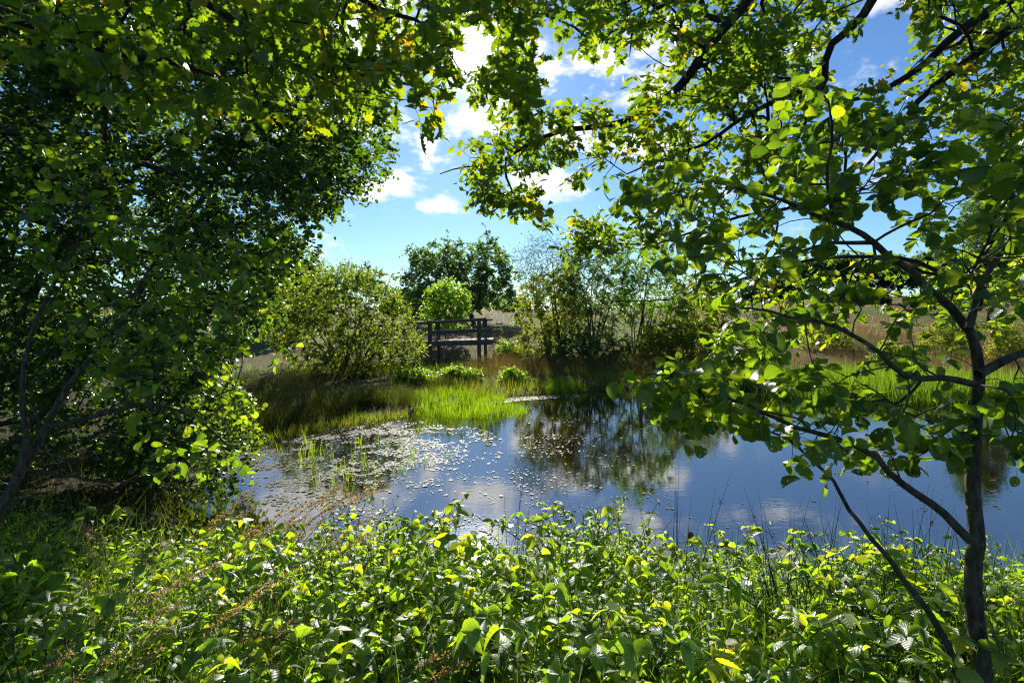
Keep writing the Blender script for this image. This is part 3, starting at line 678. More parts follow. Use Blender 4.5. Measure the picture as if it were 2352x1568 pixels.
def far_tree(Dpoly, baseD, dep, nat, label, size=.2, tw=(5, .8, 9), leafm=None, thick=None, name='oak_tree', group=None, r=.22, tint=(.45, .2)):
    xs = [q_[0] for q_ in Dpoly]; th = thick or (max(xs)-min(xs))/FP*dep*.38
    return shrub(name, Dpoly, baseD, dep, th, nat, label, leafm or M['tree_far'], size, 2, tw, tint, group, 'tree', M['bark_far'], SIMP, r, .2, .15, .25, tip=.012)
far_tree([(930,625),(945,590),(985,560),(1030,550),(1052,562),(1075,575),(1105,548),(1125,552),(1160,585),(1180,635),(1180,660),(1155,690),(1110,708),(1040,700),(965,712),(935,700)],
         (1088,749), 43, 250, 'large round crowned oak standing alone behind the railing', .17, (4, .7, 8), tint=(.5, .22))
far_tree([(938,722),(935,695),(960,680),(985,690),(985,722)], (962,738), 52, 40, 'dark bush at the left foot of the lone oak', .18, name='hawthorn_bush')
far_tree([(1150,705),(1165,690),(1195,688),(1215,700),(1210,722),(1160,722)], (1180,728), 95, 40, 'pale distant tree in the gap right of the lone oak', .3, name='distant_tree')
tag(far_tree([(1158,722),(1160,711),(1170,708),(1178,712),(1180,723)], (1169,725), 75, 30, 'small round dark juniper bush on the horizon right of the oak', .18, (4, .3, 8), name='juniper_bush', r=.05), 'small round dark juniper bush on the horizon right of the oak', 'bush')
far_tree([(600,720),(610,650),(650,610),(700,600),(740,640),(745,700),(700,735),(630,740)], (680,752), 33, 130, 'dark tree behind the left side of the willow bush', .2, name='alder_tree', tint=(.3, .2))
far_tree([(880,722),(890,690),(915,672),(935,685),(938,720)], (912,735), 60, 60, 'far dark tree just left of the lone oak', .24, name='distant_tree')
# trees on the far slope to the right
hz = [(1870,600,640,86,'oak'),(1935,595,640,92,'oak'),(2000,612,650,88,'oak'),(2065,600,652,84,'oak'),(2130,585,650,90,'oak'),(2195,590,648,84,'oak'),(2260,600,650,80,'oak'),(2330,585,655,84,'oak'),(1800,640,690,95,'oak'),(1740,650,700,100,'oak')]
names = ['leftmost tree of the wood on the far right slope','second tree from the left on the far right slope','third tree on the far right slope, lower than its neighbours','fourth tree on the far right slope','tall tree in the middle of the far slope wood','sixth tree on the far right slope','seventh tree on the far right slope','tree at the right edge of the far slope wood','lone lower tree left of the slope wood','small far tree above the right thicket']
for (X, Y0, Y1, dep, _), lab in zip(hz, names):
    h_ = Y1-Y0+40
    far_tree([(X-38,Y1),(X-42,Y0+22),(X-20,Y0+2),(X+5,Y0-8),(X+30,Y0+8),(X+42,Y0+30),(X+36,Y1)], (X, Y1+18), dep, 60, lab, .36, (5, 1.2, 9), name='distant_tree', group='trees on the far right slope', r=.3, tint=(.3, .2))
for X, Y0, Y1, dep, lab in [(1975,672,712,64,'dark columnar juniper, left one on the slope'),(2000,668,714,63,'dark columnar juniper, middle one on the slope'),(2028,670,712,62,'dark columnar juniper, right one on the slope')]:
    o = far_tree([(X-11,Y1),(X-12,Y0+14),(X-3,Y0),(X+5,Y0+2),(X+12,Y0+16),(X+11,Y1)], (X, Y1+3), dep, 45, lab, .16, (4, .35, 8), name='juniper_bush', group='junipers on the slope', r=.06, tint=(.2, .15)); o['category'] = 'bush'
far_tree([(2205,560),(2215,480),(2240,430),(2275,402),(2310,410),(2335,460),(2345,540),(2300,580),(2240,585)], (2275,690), 40, 170, 'tall feathery pine far off behind the right branches', .13, (4, .8, 9), name='pine_tree', r=.2, tint=(.2, .15))

# far off woodland along the horizon
n = 2600; x = rng.uniform(-170, 170, n); y = 150+rng.normal(0, 6, n); hh_ = 2.0+6.5*vnoise(x+300, np.zeros(n), 9)*vnoise(x+200, np.ones(n), 31)*1.6
c = np.column_stack([x, y, height(x, y)+rng.random(n)**.7*hh_]); c = c[~((x > 4) & (x < 12))]; n = len(c)
p = np.repeat(c, 14, 0)+rng.normal(0, .55, (n*14, 3)); g = Geo()
leaves(g, RHOMB, p, rdir(len(p)), rdir(len(p))+[0, 0, .5], rng.uniform(.45, .9, len(p)), np.clip(rng.normal(.4, .2, len(p)), 0, 1))
stuff(g, 'distant_woodland', M['tree_far'], 'low hazy line of far trees along the horizon of the heath', 'woodland')
# --- footbridge with railings
def box(g, c, d, rot=0.0, tilt=0.0, wob=.0):
    c = np.array(c, float); d = np.array(d, float)/2; b = min(d.min()*.25, .008)
    # chamfered box: 24 corner points
    pts = []; 
    xs = [(sx, sy, sz) for sz in (-1, 1) for (sx, sy) in ((-1,-1),(1,-1),(1,1),(-1,1))]
    V = []
    for zi, (zz, ins) in enumerate([(-d[2], b), (-d[2]+b, 0), (d[2]-b, 0), (d[2], b)]):
        for sx, sy in ((-1,-1),(1,-1),(1,1),(-1,1)):
            ex, ey = d[0]-ins, d[1]-ins
            if sx*sy > 0: V += [(sx*ex, sy*(ey-b), zz), (sx*(ex-b), sy*ey, zz)] if sx < 0 else [(sx*ex, sy*(ey-b), zz), (sx*(ex-b), sy*ey, zz)]
            else: V += [(sx*(ex-b), sy*ey, zz), (sx*ex, sy*(ey-b), zz)]
    V = np.array(V); V[:, :2] += rng.normal(0, .0012, (len(V), 2))
    ct, st = math.cos(tilt), math.sin(tilt); cr, sr = math.cos(rot), math.sin(rot)
    x = V[:, 0]*ct+V[:, 2]*st; z = -V[:, 0]*st+V[:, 2]*ct; y = V[:, 1]
    V = np.stack([x*cr-y*sr, x*sr+y*cr, z], -1)+c
    q = [(l*8+i, l*8+(i+1) % 8, (l+1)*8+(i+1) % 8, (l+1)*8+i) for l in range(3) for i in range(8)]
    t = [(0, (i+1) % 8, i) for i in range(1, 7)]+[(24, 24+i, 24+(i+1) % 8) for i in range(1, 7)]
    g.add(V, q, t)
BD = 20.6; bz = lambda Y, d=BD: at(1176, Y, d)[2]
bx = lambda X, d=BD: at(X, 760, d)[0]
bo = (float(bx(1050)), BD+.55, float(height(bx(1050), BD+.5)[0]))
br = empty('footbridge', bo, 'low weathered timber footbridge with two rail fences above the grass', 'bridge')
def bpart(name, boxes, mat=None):
    g = Geo()
    for b_ in boxes: box(g, *b_)
    return g.obj(name, mat or M['wood'], br, smooth=False, origin=bo)
ry = BD+1.15
zt, zm, zd = bz(735), bz(759.5), bz(786)
for X, d, top, in [(987.5, BD, 741), (1100.5, BD, 735), (873, BD, 745)]:
    x = bx(X, d); z0 = height(x, d)[0]-.25; z1 = bz(top, d); bpart('post', [((x, d, (z0+z1)/2), (.155, .13, z1-z0))])
for X, d, top in [(1007.5, ry, 737), (1115, ry, 733), (898, ry, 742)]:
    x = bx(X, d); z0 = height(x, d)[0]-.25; z1 = bz(top, d); bpart('post', [((x, d, (z0+z1)/2), (.12, .12, z1-z0))])
x0, x1 = bx(800), bx(1118); tl = math.atan2(bz(731.5)-bz(743), x1-bx(949))
cm = (x0+x1)/2
bpart('handrail', [((cm, BD-.015, bz(732)-(x1-cm)*math.tan(tl)+.0), (x1-x0, .16, .10), 0, -tl)])
x1b = bx(1132, ry); bpart('handrail', [(((x0+x1b)/2, ry+.01, bz(734, ry)-(x1b-(x0+x1b)/2)*math.tan(tl*.8)), (x1b-x0, .14, .07), 0, -tl*.8)])
x1m = bx(1128); bpart('middle_rail', [(((x0+x1m)/2, BD-.10, bz(758)-(x1m-(x0+x1m)/2)*math.tan(tl*.6)), (x1m-x0, .06, .15), 0, -tl*.6)])
x1d = bx(1132)
dz = bz(784.5)
nb = 26; bs = []
for i in range(nb):
    xx = x1d-.1-i*.235; bs.append(((xx, (BD+ry)/2, dz-(x1d-xx)*.028+.075), (.21, 1.30, .045)))
bpart('deck', bs)
bpart('beam', [(((x0+x1d)/2, BD-.085, dz-(x1d-x0)/2*.028-.02), (x1d-x0, .09, .19), 0, -.028)])
bpart('beam', [(((x0+x1d)/2, ry+.09, dz-(x1d-x0)/2*.028-.02), (x1d-x0, .09, .19), 0, -.028)])
for X, Y0, Y1 in ((1005.3, 740.5, 756.5), (1113.8, 735, 751)):
    x = bx(X, ry-.1); a_, b_ = bz(Y0, ry-.1), bz(Y1, ry-.1); bpart('board', [((x, ry-.1, (a_+b_)/2), (.20, .03, a_-b_))], M['plate'])['label'] = 'dark blue square board'

# --- big left alder: outline of its right side, filled back from there
TH = (lambda lp: np.ones(len(lp), bool))
LA = [(-260,-200),(740,-200),(760,60),(830,180),(900,250),(945,345),(890,400),(835,380),(800,450),(765,485),(700,470),(690,560),(770,598),(705,600),(650,640),(600,700),(610,760),(560,800),(540,880),(520,950),(500,1040),(400,1090),(200,1080),(-260,1100)]
b0 = at(-60, 1130, 5.6); b0[2] = height(b0[0], b0[1])[0]-.05
roots = [limb([(-70,1140),(40,1010),(150,880),(270,760),(330,650),(420,520),(520,380),(640,240)], .065, .015, 5.2, 6.8),
         limb([(-70,1140),(-20,950),(30,780),(120,600),(260,430),(420,300),(560,200)], .06, .015, 5.4, 6.6),
         limb([(-90,1140),(-120,800),(-100,500),(0,300),(150,190),(330,120),(520,60)], .08, .02, 5.6, 6.4),
         limb([(-90,1140),(-160,700),(-200,300),(-100,0),(200,-150)], .08, .03, 5.6, 6.2),
         limb([(0,475),(130,520),(260,560),(420,600),(560,640),(640,640)], .045, .012, 5.5, 7.0),
         limb([(0,300),(200,330),(400,400),(560,430),(700,430),(830,380)], .045, .012, 5.5, 7.2),
         limb([(100,800),(250,850),(380,900),(480,960)], .035, .01, 5.2, 5.8)]
LA2 = [(330,-200)]+LA[1:20]+[(330,1000)]
attr = np.concatenate([vol(LA, 2000, 4.6, 7.6), vol(LA2, 1100, 7.2, 12.0), vol([(-260,-200),(380,-200),(380,300),(450,1050),(-260,1100)], 1500, 7.2, 10.5)])
attr = clumps(attr[attr[:, 2] > .5], 330, .38)
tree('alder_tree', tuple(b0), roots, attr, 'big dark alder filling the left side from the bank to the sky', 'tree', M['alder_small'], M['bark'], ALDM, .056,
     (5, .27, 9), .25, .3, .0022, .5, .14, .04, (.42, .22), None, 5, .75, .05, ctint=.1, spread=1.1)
# nearer young alder with larger leaves at the left
LB = [(120,330),(250,340),(330,400),(420,470),(540,470),(600,560),(640,620),(600,720),(640,820),(600,870),(560,930),(540,1060),(450,1110),(380,1060),(320,960),(200,900),(120,760),(60,560)]
b1 = at(-10, 1200, 3.4); b1[2] = height(b1[0], b1[1])[0]-.05
roots = [limb([(-40,1260),(10,1150),(70,1050),(105,980),(150,900),(210,820),(280,740),(320,660),(370,580)], .030, .008, 3.1, 3.7, .1),
         limb([(-60,1260),(30,1120),(60,1000),(50,880),(70,780),(120,660),(180,560)], .024, .008, 3.1, 3.4, .1),
         limb([(105,980),(200,960),(330,930),(450,960),(520,1020)], .018, .006, 3.25, 3.6, .1)]
attr = vol(LB, 190, 2.9, 4.4)
tree('alder_sapling', tuple(b1), roots, attr, 'young alder with larger sunlit leaves leaning in front of the big left alder', 'tree', M['alder'], M['bark'], ALD, .060,
     (2, .19, 5), .3, .2, .002, .45, .14, .05, (.55, .25), None, 6, .6, .02, ctint=.12)
# low hanging alder fringe at the shore
LC = [(430,900),(560,880),(600,990),(600,1010),(570,1060),(540,1110),(430,1130),(330,1110),(330,1000)]
b2 = at(300, 1090, 6.2); b2[2] = height(b2[0], b2[1])[0]-.05
roots = [limb([(300,1110),(340,1050),(400,1000),(470,980),(540,1000)], .03, .006, 6.2, 6.6, .1), limb([(300,1110),(360,1080),(430,1070),(520,1080)], .025, .006, 6.2, 6.3, .1), limb([(300,1110),(370,980),(450,920)], .025, .006, 6.2, 6.6, .1)]
tree('alder_bush', tuple(b2), roots, vol(LC, 170, 5.6, 7.0), 'low bright alder bush spilling over the left shoreline', 'shrub', M['alder_small'], M['bark'], ALDM, .058,
     (4, .2, 6), .3, .2, .002, .45, .14, .0, (.7, .2), None, 5, .6, .02, ctint=.1)

# --- oak reaching over from the upper left
def sunhole(lp, r=58):
    x, y = proj(lp); return ((x-1088)**2+(y-104)**2) > r*r
LO = [(-60,-80),(1150,-80),(1150,30),(1090,70),(1060,140),(1085,190),(1020,215),(985,275),(950,235),(905,250),(860,200),(800,215),(700,265),(640,235),(520,250),(480,260),(450,310),(370,290),(270,255),(200,160),(60,120),(-60,100)]
b3 = (-3.2, -.6, float(height(-3.2, -.6)[0]))
tr_ = smoothline([b3, (-3.1, -.5, 2.2), (-2.9, -.3, 4.4)], 14)
l1 = limb([(380,-60),(560,60),(700,130),(800,165),(900,185),(980,200)], .022, .006, 2.3, 2.9, .1)
j1 = smoothline([(-2.9, -.3, 4.4), (-2.5, .8, 4.5), l1[0][0]], 10)
l2 = limb([(760,-60),(860,20),(960,50),(1040,110)], .018, .005, 2.5, 3.0, .1)
j2 = smoothline([(-2.9, -.3, 4.4), (-2.0, 1.0, 4.7), l2[0][0]], 10)
l3 = limb([(-60,10),(90,60),(200,100),(300,130),(420,150),(520,185)], .025, .006, 2.0, 2.5, .1)
j3 = smoothline([(-2.9, -.3, 4.4), (-2.9, .8, 4.0), l3[0][0]], 10)
l4 = limb([(560,20),(575,90),(560,140),(590,220),(600,260)], .008, .003, 2.3, 2.3, .07)
roots = [(tr_, np.linspace(.17, .11, 14)), l1, l2, l3, l4, (j1, np.linspace(.06, .022, 10)), (j2, np.linspace(.06, .018, 10)), (j3, np.linspace(.06, .025, 10))]
a_ = np.concatenate([vol(LO, 200, 1.9, 3.6), vol([(560,-60),(1150,-60),(1120,60),(1060,150),(1000,260),(900,220),(700,240),(600,120)], 90, 2.2, 3.4), vol([(1020,-60),(1210,-60),(1205,230),(1110,215),(1080,180),(1030,190)], 60, 2.6, 3.4)])
tree('oak_tree', b3, roots, a_, 'oak branches with lobed leaves hanging in from the upper left, up to the sun', 'tree', M['oak'], M['bark_oak'], OAK, .078,
     (2, .14, 6), .3, .15, .0018, .45, .15, .0, (.50, .20), None, 6, .55, .012, ctint=.13, keep=sunhole)

# --- oak over the right half
P1 = [(1000,400),(1020,370),(1070,345),(1085,290),(1130,278),(1200,285),(1170,240),(1200,215),(1290,240),(1340,250),(1400,240),(1500,200),(1560,120),(1700,40),(1900,100),(1880,240),(1780,330),(1700,380),(1640,400),(1560,400),(1480,390),(1400,360),(1330,420),(1250,380),(1200,400),(1140,420),(1080,390)]
P2 = [(1080,410),(1140,400),(1200,450),(1250,470),(1240,490),(1180,480),(1100,450)]
P3_ = [(1080,-80),(2000,-80),(1960,40),(1880,100),(1700,150),(1560,230),(1480,180),(1400,130),(1330,100),(1250,80),(1180,60),(1130,110),(1120,40)]
P4 = [(1120,180),(1160,120),(1210,110),(1215,150),(1180,190),(1240,220),(1225,280),(1170,260),(1130,220)]
P5 = [(2060,-80),(2420,-80),(2420,520),(2300,500),(2180,330),(2050,320),(1990,260),(2030,200),(2120,150),(2090,40)]
P6 = [(1230,560),(1250,525),(1330,520),(1400,480),(1480,450),(1560,420),(1640,450),(1600,500),(1540,540),(1480,570),(1400,560),(1320,590),(1260,590)]
P7 = [(1380,420),(1450,380),(1600,360),(1760,300),(1900,250),(2000,300),(1950,400),(1800,470),(1700,480),(1600,470),(1480,460)]
P8 = [(1560,640),(1620,560),(1700,540),(1900,560),(2060,600),(2250,560),(2400,500),(2400,800),(2250,760),(2100,740),(1900,760),(1800,800),(1700,830),(1650,780),(1610,700)]
P9 = [(1650,780),(1700,770),(1730,820),(1690,840),(1650,810)]
attr = np.concatenate([vol(P1, 380, 3.7, 6.0), vol(P2, 44, 4.4, 5.2), vol(P3_, 290, 3.2, 6.0), vol(P4, 24, 3.6, 4.2), vol(P5, 250, 2.8, 5.2), vol(P6, 80, 3.9, 4.9), vol(P7, 100, 3.6, 5.4), vol(P8, 140, 3.4, 5.2), vol(P9, 14, 3.2, 3.5)])
attr = clumps(attr, 230, .3); px, py = proj(attr)
gap = [((2040,100),(42,60)),((1255,190),(38,50)),((1345,160),(20,18)),((2140,470),(60,60)),((1700,560),(0,0)),((1660,420),(30,14)),((2060,400),(40,25)),((1760,300),(22,16)),((1480,150),(22,26))]
kp = np.ones(len(attr), bool)
for (cx_, cy_), (a1_, b1_) in gap:
    if a1_: kp &= ((px-cx_)/a1_)**2+((py-cy_)/b1_)**2 > 1
attr = attr[kp]
def gaps(lp):
    x, y = proj(lp); k = sunhole(lp, 60)
    for (cx_, cy_), (a1_, b1_) in gap:
        if a1_: k &= ((x-cx_)/(a1_*.8))**2+((y-cy_)/(b1_*.8))**2 > 1
    return k
b4 = (4.6, 3.2, float(height(4.6, 3.2)[0])-.05)
tr_ = smoothline([b4, (4.6, 3.2, 2.4), (4.5, 3.4, 4.4), (4.3, 3.7, 5.8)], 18)
L1 = limb([(1790,-110),(1700,20),(1620,115),(1560,200),(1480,262),(1370,290),(1280,305),(1200,340),(1130,380),(1060,385),(1010,400)], .055, .004, 4.4, 4.7, .12)
L2 = limb([(2060,-100),(1960,60),(1905,110),(1890,200),(1860,260),(1800,380)], .042, .010, 4.0, 4.4, .12)
L3 = limb([(1890,200),(1808,223),(1720,262),(1620,330),(1493,377),(1440,400)], .024, .006, 4.2, 4.6, .12)
L4 = limb([(2400,-40),(2280,20),(2189,84),(2115,154),(2064,187),(1995,220),(1890,250)], .042, .010, 3.6, 4.2, .12)
L5 = limb([(2420,10),(2335,55),(2244,125),(2189,165),(2110,230),(2060,300),(1990,380),(1950,430)], .034, .008, 3.3, 3.9, .12)
L6 = limb([(2420,350),(2330,470),(2288,539),(2244,605),(2211,652)], .030, .010, 3.4, 3.8, .12)
L7 = limb([(1950,430),(1800,480),(1690,500),(1600,530),(1500,560),(1400,560),(1300,575)], .015, .004, 3.9, 4.5, .12)
L8 = limb([(2211,652),(2100,600),(1960,590),(1840,600),(1700,640),(1600,680),(1480,690),(1400,690)], .018, .003, 3.8, 3.8, .12)
C = np.array([4.3, 3.7, 5.8])
J = lambda l, r: (smoothline([C, (C+l[0][0])/2+np.array([0, 0, .25]), l[0][0]], 10), np.linspace(.10, r, 10))
roots = [(tr_, np.linspace(.20, .12, 18)), L1, L2, L3, L4, L5, L6, L7, L8, J(L1, .055), J(L2, .042), J(L4, .042), J(L5, .034),
         (smoothline([tr_[8], (tr_[8]+L6[0][0])/2, L6[0][0]], 8), np.linspace(.05, .03, 8))]
tree('oak_tree', b4, roots, attr, 'oak spreading dark limbs and lobed leaves over the right half of the sky', 'tree', M['oak'], M['bark_oak'], OAKM, .080,
     (2, .17, 6), .28, .2, .0022, .5, .16, .0, (.48, .20), None, 6, .6, .03, ctint=.14, keep=gaps)

# --- alder sapling close by on the right
TK = [(2262,1640),(2252,1500),(2240,1397),(2236,1323),(2242,1250),(2240,1177),(2233,1104),(2236,1040),(2244,938),(2247,847),(2240,792),(2225,755),(2200,726),(2170,693),(2130,663),(2101,627),(2042,594),(2006,557),(1960,525),(1914,509)]
DS = 1.85
T0 = limb(TK, .033, .010, DS, DS+.25, .06, 1.0, .002)
B1 = limb([(1914,509),(1859,487),(1797,461),(1749,443),(1676,428),(1632,414)], .010, .003, DS+.25, DS+.3, .06)
B2 = limb([(1914,508),(1903,440),(1900,385),(1912,330),(1907,255),(1880,200)], .008, .003, DS+.25, DS+.1, .06)
B3 = limb([(2247,860),(2299,828),(2352,810),(2420,790)], .018, .012, DS+.08, DS+.1, .06)
B4 = limb([(2240,883),(2189,870),(2064,859),(2042,832),(2006,799),(1969,777),(1932,755),(1859,733),(1804,726),(1749,711),(1650,705)], .013, .003, DS+.05, DS+.1, .06)
B5 = limb([(2228,1240),(2178,1188),(2115,1140),(2079,1115),(2042,1082),(2020,1060),(1969,1027),(1896,997),(1841,986),(1804,967),(1749,945),(1694,920),(1639,898),(1585,876),(1500,858)], .017, .0025, DS, DS+.1, .06, .8)
B6 = limb([(2225,755),(2240,690),(2280,610),(2330,540),(2352,480)], .014, .006, DS+.1, DS+.2, .06)
B7 = limb([(2211,1620),(2189,1514),(2163,1452),(2148,1426),(2108,1371),(2072,1324),(2035,1272),(2002,1239),(1969,1192),(1936,1151),(1925,1122),(1892,1086),(1860,1050),(1800,1005),(1720,980)], .016, .003, DS+.02, DS+.02, .06, .9)
B8 = limb([(2006,557),(1900,560),(1800,590),(1700,600)], .009, .003, DS+.2, DS+.35, .06)
b5 = at(2262, 1640, DS); gz = float(height(b5[0], b5[1])[0]); T0 = (np.vstack([[b5[0]+.01, b5[1], gz-.05], T0[0]]), np.append(.042, T0[1])) if b5[2] > gz else T0
B7 = (np.vstack([[b5[0]-.05, b5[1], gz-.05], B7[0]]), np.append(.018, B7[1]))
A1 = [(1800,160),(1850,110),(1910,120),(1950,220),(2010,270),(2060,330),(2080,420),(2000,470),(1900,470),(1800,420),(1780,330),(1820,260)]
A2 = [(1410,470),(1450,395),(1520,380),(1600,400),(1700,420),(1790,440),(1900,480),(1960,520),(1900,570),(1800,580),(1700,560),(1600,590),(1560,520),(1470,490)]
A3 = [(1520,600),(1600,570),(1760,580),(1900,600),(2000,640),(2000,720),(1900,760),(1800,760),(1700,740),(1600,720),(1530,680)]
A4 = [(1447,868),(1500,842),(1600,865),(1700,835),(1850,830),(2000,850),(2100,900),(2200,900),(2180,1000),(2110,1060),(2040,1090),(1950,1070),(1800,1040),(1700,1030),(1620,1010),(1560,930),(1480,920)]
A5 = [(2050,330),(2200,250),(2420,200),(2420,700),(2340,760),(2300,700),(2200,620),(2100,560),(2080,440)]
A6 = [(2250,900),(2300,860),(2420,840),(2420,1040),(2330,1020),(2280,980)]
A7 = [(2000,740),(2100,700),(2200,770),(2210,850),(2100,850),(2010,810)]
attr = np.concatenate([vol([(1450,852),(1560,840),(1680,890),(1690,960),(1580,960),(1490,905)], 18, DS-.05, DS+.2), vol(A1, 40, DS-.1, DS+.5), vol(A2, 42, DS, DS+.6), vol(A3, 26, DS-.05, DS+.6), vol(A4, 66, DS-.3, DS+.45), vol(A5, 70, DS-.2, DS+.8), vol(A6, 14, DS-.3, DS+.2), vol(A7, 8, DS-.1, DS+.3)])
tree('alder_sapling', tuple(T0[0][0]), [T0, B1, B2, B3, B4, B5, B6, B7, B8], attr, 'slim alder sapling with a dark forked trunk and big holed leaves at right', 'tree', M['alder_holed'], M['bark'], ALD, .059,
     (2, .11, 4), .3, .08, .0013, .45, .15, .0, (.50, .24), None, 6, .6, .008, ctint=.12, twr=.0012)

# ------------------------------------------------------------------ foreground plants
def stem_plant(kind, seed):
    """returns (stem Geo, leaf Geo) about the origin, real size"""
    st, lf = Geo(), Geo(); pl = []; nst = {'seedling': 3, 'bramble': 4, 'nettle': 5}[kind]
    for s_ in range(nst):
        a = rng.random()*2*PI; ln = rng.uniform(.30, .60)*(1.25 if kind == 'seedling' else 1.0); lean = rng.uniform(.1, .5) if kind != 'bramble' else rng.uniform(.5, 1.1)
        d = np.array([math.cos(a), math.sin(a), 0]); b = d*rng.uniform(0, .06)
        t = np.linspace(0, 1, 9)[:, None]
        p = b+ln*(np.array([0, 0, 1.])*(t-(.35 if kind == 'bramble' else .08)*t*t)+d*lean*t**1.5)+rng.normal(0, .006, (9, 3))*t
        pl.append((p, np.linspace(.0035, .0012, 9)))
        if kind == 'bramble':
            for i in np.linspace(1.2, 8, 15):
                q = p[int(i)]; sd = rdir(1)[0]*np.array([1, 1, .3])+np.array([0, 0, .5]); sd = sd/np.linalg.norm(sd); e = q+sd*rng.uniform(.025, .07)
                pl.append((np.array([q, (q+e)/2+[0, 0, .005], e]), np.array([.0012, .001, .0008])))
                s2 = np.cross(sd, [0, 0, 1.]); s2 /= np.linalg.norm(s2)+1e-9; ff = np.array([sd[0], sd[1], -.1])
                ax = np.array([ff, ff*.25+s2, ff*.25-s2]); sz = rng.uniform(.026, .054)*np.array([1.15, 1, 1]); u = np.tile(np.array([0, 0, 1.])+rng.normal(0, .3, 3), (3, 1))+rng.normal(0, .12, (3, 3))
                leaves(lf, POINT, np.tile(e, (3, 1)), ax, u, sz, np.clip(np.full(3, rng.beta(2.5, 2)), 0, 1))
        elif kind == 'nettle':
            for i, tt in enumerate(np.linspace(.1, 1, 16)):
                q = p[min(8, int(tt*8))]; aa = (i % 2)*PI/2+rng.normal(0, .2); s2 = np.array([math.cos(aa), math.sin(aa), .15])
                L_ = .056*(1.15-.75*abs(tt-.45)*1.4)
                leaves(lf, POINT if seed % 2 else LANCE, np.array([q, q]), np.array([s2, -s2+[0, 0, .3]]), np.tile([0, 0, 1.], (2, 1))+rng.normal(0, .25, (2, 3)), L_*rng.uniform(.8, 1.2, 2), np.clip(rng.normal(.5, .2, 2), 0, 1))
        else:
            for i, tt in enumerate(np.linspace(.1, 1, 21)):
                q = p[min(8, int(tt*8))]; aa = a+i*2.4; s2 = np.array([math.cos(aa), math.sin(aa), rng.uniform(.0, .6)]); e = q+s2*.018
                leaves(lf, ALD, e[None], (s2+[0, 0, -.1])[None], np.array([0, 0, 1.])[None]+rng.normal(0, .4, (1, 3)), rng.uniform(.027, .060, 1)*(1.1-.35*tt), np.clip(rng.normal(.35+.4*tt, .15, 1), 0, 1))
    tubes(st, pl, 4); return st, lf
KIND = {'seedling': ('alder_seedling', M['under'], M['bark'], 'seedling'), 'bramble': ('bramble_plant', M['bramble'], M['stem'], 'bramble'), 'nettle': ('nettle_plant', M['under'], M['stem'], 'nettle')}
protos = {}
for kd in KIND:
    protos[kd] = []
    for s_ in range(5):
        st, lf = stem_plant(kd, s_); nm, lm, sm, ct = KIND[kd]
        ph_ = max(float(np.percentile(np.concatenate(st.v)[:, 2], 98)), .2)
        protos[kd].append((st.data('stems', sm), lf.data('leaves', lm), ph_))
GLAB = {'seedling': ('rounded leaved alder seedling in the sunlit undergrowth of the near bank', 'alder seedlings on the near bank'),
        'bramble': ('arching bramble with toothed leaves in the undergrowth of the near bank', 'brambles on the near bank'),
        'nettle': ('narrow leaved nettle in the undergrowth of the near bank', 'nettles on the near bank')}
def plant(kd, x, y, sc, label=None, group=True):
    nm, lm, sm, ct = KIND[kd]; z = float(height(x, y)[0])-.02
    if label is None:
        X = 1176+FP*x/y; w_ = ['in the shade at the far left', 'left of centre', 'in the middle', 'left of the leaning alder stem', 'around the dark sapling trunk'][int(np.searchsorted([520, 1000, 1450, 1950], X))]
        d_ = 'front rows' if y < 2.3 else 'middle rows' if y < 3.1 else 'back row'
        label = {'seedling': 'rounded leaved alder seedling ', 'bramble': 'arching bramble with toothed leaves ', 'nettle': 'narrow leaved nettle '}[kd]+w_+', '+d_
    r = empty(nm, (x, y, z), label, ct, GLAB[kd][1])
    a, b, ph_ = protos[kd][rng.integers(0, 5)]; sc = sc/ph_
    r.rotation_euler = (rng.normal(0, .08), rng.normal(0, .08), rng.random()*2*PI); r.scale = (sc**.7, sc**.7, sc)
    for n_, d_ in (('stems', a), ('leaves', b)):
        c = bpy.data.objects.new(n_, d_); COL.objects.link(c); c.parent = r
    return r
# top line of the undergrowth in photo units
TX = [0,200,400,560,640,700,780,850,940,1010,1080,1200,1290,1360,1430,1480,1560,1680,1750,1850,2000,2150,2352]
TY = [1240,1270,1290,1275,1270,1250,1195,1215,1225,1270,1300,1300,1230,1200,1180,1255,1290,1265,1240,1290,1300,1300,1290]
cnt = 0; tries = 0
while cnt < 285 and tries < 9000:
    tries += 1; y = 1.55+rng.random()**.9*2.45; x = (rng.random()*2-1)*(y*1.12+.4)
    if inpoly(np.array([[x, y]]), POND)[0] and segdist(np.array([[x, y]]), POND)[0] > .12: continue
    z = height(x, y)[0]; X = 1176+FP*x/y; Yt = np.interp(X, TX, TY)
    if X < 520 and y > 2.7 and rng.random() < .8: continue
    zt_ = CAM[2]-(Yt-715)/FP*y; hmax = zt_-z
    if hmax < .22: continue
    hgt = min(hmax*(1.0 if (700 < X < 1520 and y > 2.8) else .62+.45*vnoise(x+40, y+40, .55))*rng.uniform(.8, 1.1), .95 if y < 2.2 else 1.0)
    hgt = min(hgt, rng.uniform(.5, 1.0), .62 if y < 2.0 else 1.0); sc = hgt
    u = rng.random(); kd = ('seedling' if u < .45 else 'bramble' if u < .8 else 'nettle') if x > -1.2 else ('seedling' if u < .2 else 'bramble' if u < .55 else 'nettle')
    plant(kd, x, y, sc); cnt += 1
